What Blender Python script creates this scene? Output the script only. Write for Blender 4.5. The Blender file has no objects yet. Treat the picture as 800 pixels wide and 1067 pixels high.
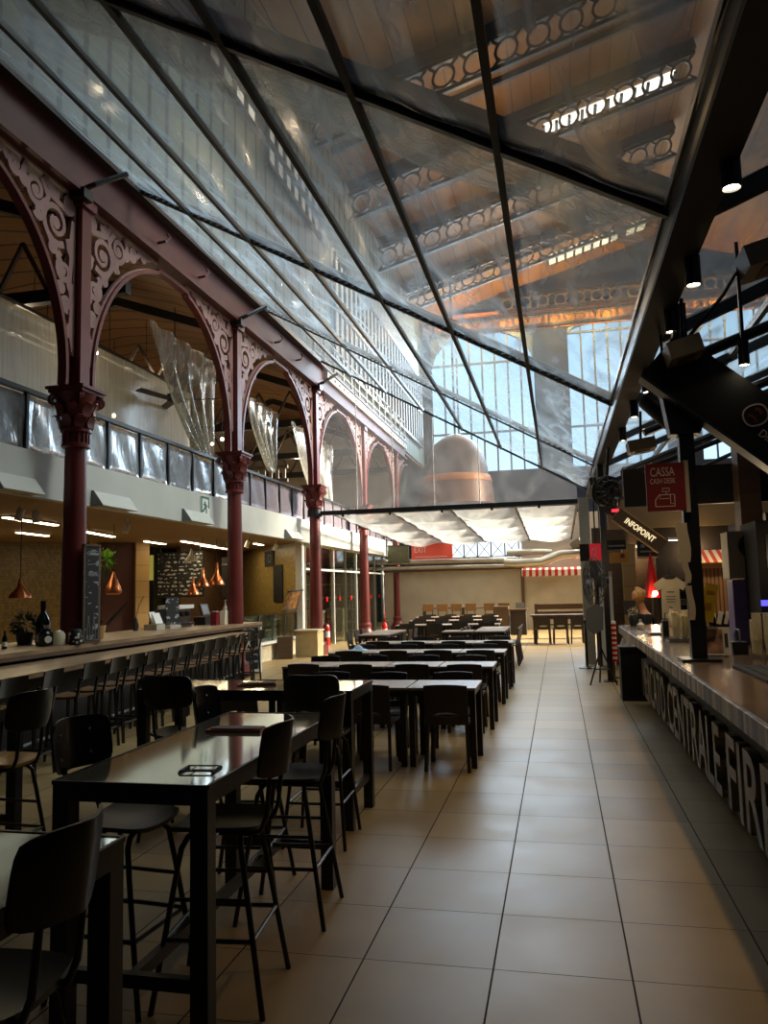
import bpy, math, random
from mathutils import Vector, Matrix
random.seed(7)
SC = bpy.context.scene
COL = SC.collection
PI = math.pi
sin, cos, sqrt = math.sin, math.cos, math.sqrt

# ------------------------------------------------------------------ mesh builder
class B:
    def __init__(s):
        s.v = []; s.f = []
    def add(s, vs, fs):
        o = len(s.v)
        s.v += [tuple(p) for p in vs]
        s.f += [tuple(i + o for i in q) for q in fs]
        return s
    def box(s, c, d, rot=None):
        hx, hy, hz = d[0] / 2, d[1] / 2, d[2] / 2
        vs = [Vector((x, y, z)) for x in (-hx, hx) for y in (-hy, hy) for z in (-hz, hz)]
        if rot is not None:
            vs = [rot @ p for p in vs]
        c = Vector(c)
        return s.add([p + c for p in vs], [(0, 1, 3, 2), (4, 6, 7, 5), (0, 4, 5, 1), (2, 3, 7, 6), (0, 2, 6, 4), (1, 5, 7, 3)])
    def bb(s, a, b):                       # box by two corners
        return s.box([(a[i] + b[i]) / 2 for i in range(3)], [abs(b[i] - a[i]) for i in range(3)])
    def bar(s, p, q, w, h, up=(0, 0, 1)):  # rectangular bar from p to q
        p, q = Vector(p), Vector(q)
        d = (q - p); L = d.length
        if L < 1e-6: return s
        d.normalize(); up = Vector(up)
        x = d.cross(up)
        if x.length < 1e-4: x = d.cross(Vector((1, 0, 0)))
        x.normalize(); z = x.cross(d)
        R = Matrix((x, d, z)).transposed()
        return s.box((p + q) / 2, (w, L, h), R)
    def tube(s, pts, r, n=8, cap=True):
        pts = [Vector(p) for p in pts]
        m = len(pts)
        rs = r if isinstance(r, (list, tuple)) else [r] * m
        vs = []; fs = []; ref = None
        for i, p in enumerate(pts):
            t = (pts[min(i + 1, m - 1)] - pts[max(i - 1, 0)])
            if t.length < 1e-9: t = Vector((0, 0, 1))
            t.normalize()
            if ref is None:
                ref = Vector((0, 0, 1)) if abs(t.z) < .9 else Vector((1, 0, 0))
            a = t.cross(ref)
            if a.length < 1e-4: a = t.cross(Vector((0, 1, 0)))
            a.normalize(); b = t.cross(a); ref = -b if False else ref
            for k in range(n):
                g = 2 * PI * k / n
                vs.append(p + (a * cos(g) + b * sin(g)) * rs[i])
        for i in range(m - 1):
            for k in range(n):
                k2 = (k + 1) % n
                fs.append((i * n + k, i * n + k2, (i + 1) * n + k2, (i + 1) * n + k))
        if cap:
            fs.append(tuple(range(n - 1, -1, -1))); fs.append(tuple((m - 1) * n + k for k in range(n)))
        return s.add(vs, fs)
    def lathe(s, prof, n=16, c=(0, 0, 0), rot=None):
        c = Vector(c); vs = []; fs = []; m = len(prof)
        for r, z in prof:
            for k in range(n):
                g = 2 * PI * k / n
                p = Vector((r * cos(g), r * sin(g), z))
                if rot is not None: p = rot @ p
                vs.append(p + c)
        for i in range(m - 1):
            for k in range(n):
                k2 = (k + 1) % n
                fs.append((i * n + k, i * n + k2, (i + 1) * n + k2, (i + 1) * n + k))
        fs.append(tuple(range(n - 1, -1, -1))); fs.append(tuple((m - 1) * n + k for k in range(n)))
        return s.add(vs, fs)
    def prism(s, poly, fn0, fn1):          # poly 2d; fn maps (a,b)->3d for both caps
        n = len(poly)
        vs = [fn0(*p) for p in poly] + [fn1(*p) for p in poly]
        fs = [tuple(range(n - 1, -1, -1)), tuple(range(n, 2 * n))]
        for i in range(n):
            j = (i + 1) % n
            fs.append((i, j, n + j, n + i))
        return s.add(vs, fs)
    def ribbon(s, pts, w, fn, t):          # flat ribbon in 2d plane; fn(a,b,h)->3d with h in +-t/2
        m = len(pts); vs = []; fs = []
        ws = w if isinstance(w, (list, tuple)) else [w] * m
        for i in range(m):
            a = pts[max(i - 1, 0)]; b = pts[min(i + 1, m - 1)]
            dx, dy = b[0] - a[0], b[1] - a[1]; L = math.hypot(dx, dy) or 1
            nx, ny = -dy / L * ws[i] / 2, dx / L * ws[i] / 2
            for sx, h in ((1, -t / 2), (-1, -t / 2), (-1, t / 2), (1, t / 2)):
                vs.append(fn(pts[i][0] + nx * sx, pts[i][1] + ny * sx, h))
        for i in range(m - 1):
            for k in range(4):
                k2 = (k + 1) % 4
                fs.append((i * 4 + k, i * 4 + k2, i * 4 + 4 + k2, i * 4 + 4 + k))
        fs.append((3, 2, 1, 0)); e = (m - 1) * 4; fs.append((e, e + 1, e + 2, e + 3))
        return s.add(vs, fs)
    def grid(s, fn, nu, nv, flip=False):
        vs = [fn(i / nu, j / nv) for i in range(nu + 1) for j in range(nv + 1)]
        fs = []
        for i in range(nu):
            for j in range(nv):
                a = i * (nv + 1) + j
                q = (a, a + nv + 1, a + nv + 2, a + 1)
                fs.append(q[::-1] if flip else q)
        return s.add(vs, fs)
    def slab(s, fn, nu, nv, off):          # closed sheet of thickness: fn + off(vector or fn)
        n0 = len(s.v)
        A = [Vector(fn(i / nu, j / nv)) for i in range(nu + 1) for j in range(nv + 1)]
        o = Vector(off)
        vs = A + [p + o for p in A]; N = len(A); fs = []
        for i in range(nu):
            for j in range(nv):
                a = i * (nv + 1) + j
                q = (a, a + nv + 1, a + nv + 2, a + 1)
                fs.append(q[::-1]); fs.append(tuple(k + N for k in q))
        rim = [j for j in range(nv)] + [i * (nv + 1) + nv for i in range(nu)] + [nu * (nv + 1) + j for j in range(nv, 0, -1)] + [i * (nv + 1) for i in range(nu, 0, -1)]
        for k in range(len(rim)):
            a, b = rim[k], rim[(k + 1) % len(rim)]
            fs.append((a, b, b + N, a + N))
        return s.add(vs, fs)
    def sphere(s, c, r, n=12, m=8, sc=(1, 1, 1)):
        prof = []
        c = Vector(c); vs = []; fs = []
        for i in range(1, m):
            t = PI * i / m
            for k in range(n):
                g = 2 * PI * k / n
                vs.append(c + Vector((r * sin(t) * cos(g) * sc[0], r * sin(t) * sin(g) * sc[1], -r * cos(t) * sc[2])))
        vs.append(c + Vector((0, 0, -r * sc[2]))); vs.append(c + Vector((0, 0, r * sc[2])))
        lo, hi = len(vs) - 2, len(vs) - 1
        for i in range(m - 2):
            for k in range(n):
                k2 = (k + 1) % n
                fs.append((i * n + k, i * n + k2, (i + 1) * n + k2, (i + 1) * n + k))
        for k in range(n):
            k2 = (k + 1) % n
            fs.append((lo, k2, k)); fs.append((hi, (m - 2) * n + k, (m - 2) * n + k2))
        return s.add(vs, fs)
    def mesh(s, name, mat, org=(0, 0, 0), smooth=None, bevel=0):
        o = Vector(org)
        me = bpy.data.meshes.new(name)
        me.from_pydata([tuple(Vector(p) - o) for p in s.v], [], s.f)
        me.validate(); me.update()
        if mat: me.materials.append(mat)
        if smooth:
            for p in me.polygons: p.use_smooth = True
            try: me.set_sharp_from_angle(angle=math.radians(smooth))
            except Exception: pass
        return me

def link(name, me, parent=None, loc=(0, 0, 0)):
    o = bpy.data.objects.new(name, me); COL.objects.link(o)
    if parent is not None: o.parent = parent
    o.location = loc
    return o
def tag(o, label, cat, group=None):
    o['label'] = label; o['category'] = cat
    if group: o['group'] = group
    return o
def thing(name, label, cat, loc=(0, 0, 0), rz=0, group=None):
    o = bpy.data.objects.new(name, None); COL.objects.link(o)
    o.empty_display_size = .1
    o.location = loc; o.rotation_euler = (0, 0, rz)
    return tag(o, label, cat, group)
def part(t, name, b, mat, smooth=None, label=None, world=False):
    """part mesh under t. world=True: builder holds world coordinates (t unrotated, top level)"""
    org = (0, 0, 0)
    if world:
        org = Vector(t.location)
        if t.parent is not None: org = org + Vector(t.parent.location)
    o = link(name, b.mesh(name, mat, org, smooth), t)
    if label: o['label'] = label
    return o
def solo(name, b, mat, label, cat, group=None, org=(0, 0, 0), smooth=None):
    o = link(name, b.mesh(name, mat, org, smooth), None, org)
    return tag(o, label, cat, group)
def struct(name, b, mat, smooth=None):
    o = link(name, b.mesh(name, mat, (0, 0, 0), smooth)); o['kind'] = 'structure'
    return o
KIDS = {}
def kids(o): return [c for c in bpy.data.objects if c.parent == o]
def dup(root, loc, rz, label, group=None):
    if root.name not in KIDS:
        KIDS[root.name] = [(c, kids(c)) for c in kids(root)]
    r = root.copy(); COL.objects.link(r); r.location = loc; r.rotation_euler = (0, 0, rz)
    r['label'] = label
    if group: r['group'] = group
    for c, gs in KIDS[root.name]:
        d = c.copy(); COL.objects.link(d); d.parent = r
        for g in gs:
            e = g.copy(); COL.objects.link(e); e.parent = d
    return r
def kill(root):
    for c, gs in KIDS.get(root.name, [(c, kids(c)) for c in kids(root)]):
        for g in gs: bpy.data.objects.remove(g)
        bpy.data.objects.remove(c)
    bpy.data.objects.remove(root)

# ------------------------------------------------------------------ materials
def lin(c):
    return tuple(((x / 12.92) if x <= .04045 else ((x + .055) / 1.055) ** 2.4) for x in c)
def rgb(r, g, b): return lin((r / 255, g / 255, b / 255)) + (1,)
class NT:
    def __init__(s, name):
        s.m = bpy.data.materials.new(name); s.m.use_nodes = True
        s.t = s.m.node_tree; s.t.nodes.clear()
        s.out = s.n('ShaderNodeOutputMaterial')
    def n(s, typ, **kw):
        x = s.t.nodes.new(typ)
        for k, v in kw.items():
            if k.startswith('i_'):
                x.inputs[k[2:].replace('_', ' ')].default_value = v
            else: setattr(x, k, v)
        return x
    def l(s, a, b): s.t.links.new(a, b)
    def surf(s, sh): s.l(sh, s.out.inputs['Surface']); return s.m
def mth(t, op, a, b=None):
    x = t.n('ShaderNodeMath', operation=op)
    for i, q in enumerate((a, b)):
        if q is None: continue
        if isinstance(q, (int, float)): x.inputs[i].default_value = q
        else: t.l(q, x.inputs[i])
    return x.outputs[0]
def mixc(t, f, a, b):
    x = t.n('ShaderNodeMix', data_type='RGBA')
    for sock, q in ((x.inputs[0], f), (x.inputs[6], a), (x.inputs[7], b)):
        if isinstance(q, (int, float, tuple)): sock.default_value = q
        else: t.l(q, sock)
    return x.outputs[2]
def coords(t, scale=(1, 1, 1), kind='Object'):
    c = t.n('ShaderNodeTexCoord'); m = t.n('ShaderNodeMapping'); m.inputs['Scale'].default_value = scale
    t.l(c.outputs[kind], m.inputs['Vector']); return m.outputs[0]
def mat(name, col, rough=.5, metal=0, var=.0, nscale=6, bump=0, bscale=40, stretch=(1, 1, 1), spec=.5, col2=None, coat=0, ior=1.5):
    t = NT(name)
    p = t.n('ShaderNodeBsdfPrincipled')
    p.inputs['Roughness'].default_value = rough; p.inputs['Metallic'].default_value = metal
    p.inputs['Specular IOR Level'].default_value = spec; p.inputs['IOR'].default_value = ior
    if coat: p.inputs['Coat Weight'].default_value = coat; p.inputs['Coat Roughness'].default_value = .08
    v = coords(t, stretch)
    if var or col2:
        nz = t.n('ShaderNodeTexNoise'); nz.inputs['Scale'].default_value = nscale; nz.inputs['Detail'].default_value = 4
        t.l(v, nz.inputs['Vector'])
        c2 = col2 or tuple(x * (1 - var) for x in col[:3]) + (1,)
        c1 = col if col2 else tuple(min(1, x * (1 + var)) for x in col[:3]) + (1,)
        rp = t.n('ShaderNodeMapRange'); rp.inputs[1].default_value = .35; rp.inputs[2].default_value = .65
        t.l(nz.outputs[0], rp.inputs[0])
        t.l(mixc(t, rp.outputs[0], c1, c2), p.inputs['Base Color'])
    else:
        p.inputs['Base Color'].default_value = col
    if bump:
        nb = t.n('ShaderNodeTexNoise'); nb.inputs['Scale'].default_value = bscale; nb.inputs['Detail'].default_value = 3
        t.l(v, nb.inputs['Vector'])
        bp = t.n('ShaderNodeBump'); bp.inputs['Strength'].default_value = bump; bp.inputs['Distance'].default_value = .02
        t.l(nb.outputs[0], bp.inputs['Height']); t.l(bp.outputs[0], p.inputs['Normal'])
    return t.surf(p.outputs[0])
def emit(name, col, st):
    t = NT(name); e = t.n('ShaderNodeEmission'); e.inputs[0].default_value = col; e.inputs[1].default_value = st
    return t.surf(e.outputs[0])
def film(name, tint=(.93, .95, .96, 1), haze=.12, hcol=(.75, .78, .8, 1), refl=.25, rough=.12, nscale=3, stretch=(1, .3, 1), facing=.35, var=.18, trans=.6, bumps=.12):
    """clear plastic film: transparent, with a milky streaky haze and a sheen"""
    t = NT(name)
    v = coords(t, stretch)
    nz = t.n('ShaderNodeTexNoise'); nz.inputs['Scale'].default_value = nscale; nz.inputs['Detail'].default_value = 6; nz.inputs['Distortion'].default_value = 1.5
    t.l(v, nz.inputs['Vector'])
    nz2 = t.n('ShaderNodeTexNoise'); nz2.inputs['Scale'].default_value = nscale * .8; nz2.inputs['Detail'].default_value = 2; nz2.inputs['Distortion'].default_value = 2.5
    t.l(v, nz2.inputs['Vector'])
    bp = t.n('ShaderNodeBump'); bp.inputs['Strength'].default_value = bumps; bp.inputs['Distance'].default_value = .05
    t.l(nz2.outputs[0], bp.inputs['Height'])
    tr = t.n('ShaderNodeBsdfTransparent'); tr.inputs[0].default_value = tint
    df = t.n('ShaderNodeBsdfDiffuse'); df.inputs[0].default_value = hcol
    tl = t.n('ShaderNodeBsdfTranslucent'); tl.inputs[0].default_value = hcol
    hz = t.n('ShaderNodeMixShader'); hz.inputs[0].default_value = trans
    t.l(df.outputs[0], hz.inputs[1]); t.l(tl.outputs[0], hz.inputs[2])
    fac = mth(t, 'ADD', mth(t, 'MULTIPLY', mth(t, 'POWER', nz.outputs[0], 3.0), var * 6), haze)
    m1 = t.n('ShaderNodeMixShader'); t.l(mth(t, 'MINIMUM', fac, .95), m1.inputs[0])
    t.l(tr.outputs[0], m1.inputs[1]); t.l(hz.outputs[0], m1.inputs[2])
    gl = t.n('ShaderNodeBsdfGlossy'); gl.inputs['Roughness'].default_value = rough; gl.inputs[0].default_value = (.9, .9, .9, 1)
    t.l(bp.outputs[0], gl.inputs['Normal'])
    lw = t.n('ShaderNodeLayerWeight'); lw.inputs['Blend'].default_value = facing
    m2 = t.n('ShaderNodeMixShader'); t.l(mth(t, 'ADD', mth(t, 'MULTIPLY', lw.outputs['Fresnel'], refl), .01), m2.inputs[0])
    t.l(m1.outputs[0], m2.inputs[1]); t.l(gl.outputs[0], m2.inputs[2])
    return t.surf(m2.outputs[0])
def glass(name, tint=(.9, .95, .93, 1), refl=.8, rough=.03):
    t = NT(name)
    tr = t.n('ShaderNodeBsdfTransparent'); tr.inputs[0].default_value = tint
    gl = t.n('ShaderNodeBsdfGlossy'); gl.inputs['Roughness'].default_value = rough
    lw = t.n('ShaderNodeLayerWeight'); lw.inputs['Blend'].default_value = .2
    m2 = t.n('ShaderNodeMixShader'); t.l(mth(t, 'MULTIPLY', lw.outputs['Fresnel'], refl), m2.inputs[0])
    t.l(tr.outputs[0], m2.inputs[1]); t.l(gl.outputs[0], m2.inputs[2])
    return t.surf(m2.outputs[0])

def floor_mat():
    t = NT('floor_tiles')
    c = t.n('ShaderNodeTexCoord'); sp = t.n('ShaderNodeSeparateXYZ'); t.l(c.outputs['Object'], sp.inputs[0])
    def edge(sock, off, w):
        a = mth(t, 'FRACT', mth(t, 'DIVIDE', mth(t, 'ADD', sock, off), .6))
        d = mth(t, 'ABSOLUTE', mth(t, 'SUBTRACT', a, .5))
        return mth(t, 'GREATER_THAN', d, .5 - w / .6)
    gx = edge(sp.outputs[0], .9618 + 12, .0042)
    gy = edge(sp.outputs[1], 12 - 3.684, .0024)
    g = mth(t, 'MAXIMUM', gx, gy)
    # a tone per tile
    fx = mth(t, 'FLOOR', mth(t, 'DIVIDE', mth(t, 'ADD', sp.outputs[0], .9618 + 12), .6))
    fy = mth(t, 'FLOOR', mth(t, 'DIVIDE', mth(t, 'ADD', sp.outputs[1], 12 - 3.684), .6))
    cb = t.n('ShaderNodeCombineXYZ'); t.l(fx, cb.inputs[0]); t.l(fy, cb.inputs[1])
    wn = t.n('ShaderNodeTexWhiteNoise'); wn.noise_dimensions = '2D'; t.l(cb.outputs[0], wn.inputs['Vector'])
    nz = t.n('ShaderNodeTexNoise'); nz.inputs['Scale'].default_value = 2.2; nz.inputs['Detail'].default_value = 6
    t.l(c.outputs['Object'], nz.inputs['Vector'])
    f = mth(t, 'ADD', mth(t, 'MULTIPLY', nz.outputs[0], .75), mth(t, 'MULTIPLY', wn.outputs[0], .25))
    base = mixc(t, f, rgb(122, 99, 64), rgb(180, 152, 102))
    colr = mixc(t, g, base, rgb(38, 32, 27))
    p = t.n('ShaderNodeBsdfPrincipled'); t.l(colr, p.inputs['Base Color'])
    ro = mth(t, 'ADD', mth(t, 'MULTIPLY', nz.outputs[0], .18), .30)
    t.l(mth(t, 'MAXIMUM', ro, mth(t, 'MULTIPLY', g, .9)), p.inputs['Roughness'])
    p.inputs['Specular IOR Level'].default_value = .45
    bp = t.n('ShaderNodeBump'); bp.inputs['Strength'].default_value = .4; bp.inputs['Distance'].default_value = .004; bp.invert = True
    t.l(g, bp.inputs['Height']); t.l(bp.outputs[0], p.inputs['Normal'])
    return t.surf(p.outputs[0])
def stripes(name, axis, period, frac, c1, c2, rough=.6, noise=.25, off=0, stretch=(1, 1, 1), dk=.55):
    """boards / slats / awning stripes running across one axis"""
    t = NT(name)
    c = t.n('ShaderNodeTexCoord'); sp = t.n('ShaderNodeSeparateXYZ'); t.l(c.outputs['Object'], sp.inputs[0])
    a = mth(t, 'DIVIDE', mth(t, 'ADD', sp.outputs[axis], 100 + off), period)
    g = mth(t, 'LESS_THAN', mth(t, 'FRACT', a), frac)
    wn = t.n('ShaderNodeTexWhiteNoise'); wn.noise_dimensions = '1D'; t.l(mth(t, 'FLOOR', a), wn.inputs['W'])
    v = coords(t, stretch)
    nz = t.n('ShaderNodeTexNoise'); nz.inputs['Scale'].default_value = 5; nz.inputs['Detail'].default_value = 5; t.l(v, nz.inputs['Vector'])
    b = mth(t, 'ADD', mth(t, 'MULTIPLY', wn.outputs[0], noise if dk > .2 else 1.1), mth(t, 'MULTIPLY', nz.outputs[0], noise if dk > .2 else .12))
    dark = tuple(x * dk for x in c1[:3]) + (1,)
    base = mixc(t, b, c1, dark)
    p = t.n('ShaderNodeBsdfPrincipled'); t.l(mixc(t, g, base, c2), p.inputs['Base Color'])
    p.inputs['Roughness'].default_value = rough
    return t.surf(p.outputs[0])
def blocks(name, scale, c1, c2, mort, w=.5, h=.25, rough=.5, ms=.02, bump=.2, rot=None, sgn=.8):
    t = NT(name)
    c = t.n('ShaderNodeTexCoord'); m = t.n('ShaderNodeMapping'); m.inputs['Scale'].default_value = (scale,) * 3
    if rot: m.inputs['Rotation'].default_value = rot
    sp = t.n('ShaderNodeSeparateXYZ'); t.l(c.outputs['Object'], sp.inputs[0])
    cb = t.n('ShaderNodeCombineXYZ'); t.l(mth(t, 'ADD', sp.outputs[0], mth(t, 'MULTIPLY', sp.outputs[1], sgn)), cb.inputs[0]); t.l(sp.outputs[2], cb.inputs[1])
    t.l(cb.outputs[0], m.inputs['Vector'])
    br = t.n('ShaderNodeTexBrick'); t.l(m.outputs[0], br.inputs['Vector'])
    br.inputs['Color1'].default_value = c1; br.inputs['Color2'].default_value = c2; br.inputs['Mortar'].default_value = mort
    br.inputs['Scale'].default_value = 1; br.inputs['Mortar Size'].default_value = ms
    br.inputs['Brick Width'].default_value = w; br.inputs['Row Height'].default_value = h; br.inputs['Bias'].default_value = 0
    p = t.n('ShaderNodeBsdfPrincipled'); t.l(br.outputs[0], p.inputs['Base Color']); p.inputs['Roughness'].default_value = rough
    return t.surf(p.outputs[0])
def chalk(name, axis_u, rows, board=(.012, .013, .014, 1), ink=(.55, .55, .52, 1), uscale=9):
    """black board with rows of hand-written strokes"""
    t = NT(name)
    c = t.n('ShaderNodeTexCoord'); sp = t.n('ShaderNodeSeparateXYZ'); t.l(c.outputs['Object'], sp.inputs[0])
    z = sp.outputs[2]; u = sp.outputs[axis_u]
    r = mth(t, 'MULTIPLY', z, rows); fr = mth(t, 'FRACT', r)
    inrow = mth(t, 'MULTIPLY', mth(t, 'GREATER_THAN', fr, .25), mth(t, 'LESS_THAN', fr, .75))
    cb = t.n('ShaderNodeCombineXYZ'); t.l(mth(t, 'MULTIPLY', u, uscale), cb.inputs[0]); t.l(mth(t, 'MULTIPLY', mth(t, 'FLOOR', r), 7.3), cb.inputs[1]); t.l(mth(t, 'MULTIPLY', fr, 1.5), cb.inputs[2])
    nz = t.n('ShaderNodeTexNoise'); nz.inputs['Scale'].default_value = 1.0; nz.inputs['Detail'].default_value = 4; t.l(cb.outputs[0], nz.inputs['Vector'])
    ink_m = mth(t, 'MULTIPLY', inrow, mth(t, 'GREATER_THAN', nz.outputs[0], .52))
    p = t.n('ShaderNodeBsdfPrincipled'); t.l(mixc(t, ink_m, board, ink), p.inputs['Base Color']); p.inputs['Roughness'].default_value = .6
    return t.surf(p.outputs[0])

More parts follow.
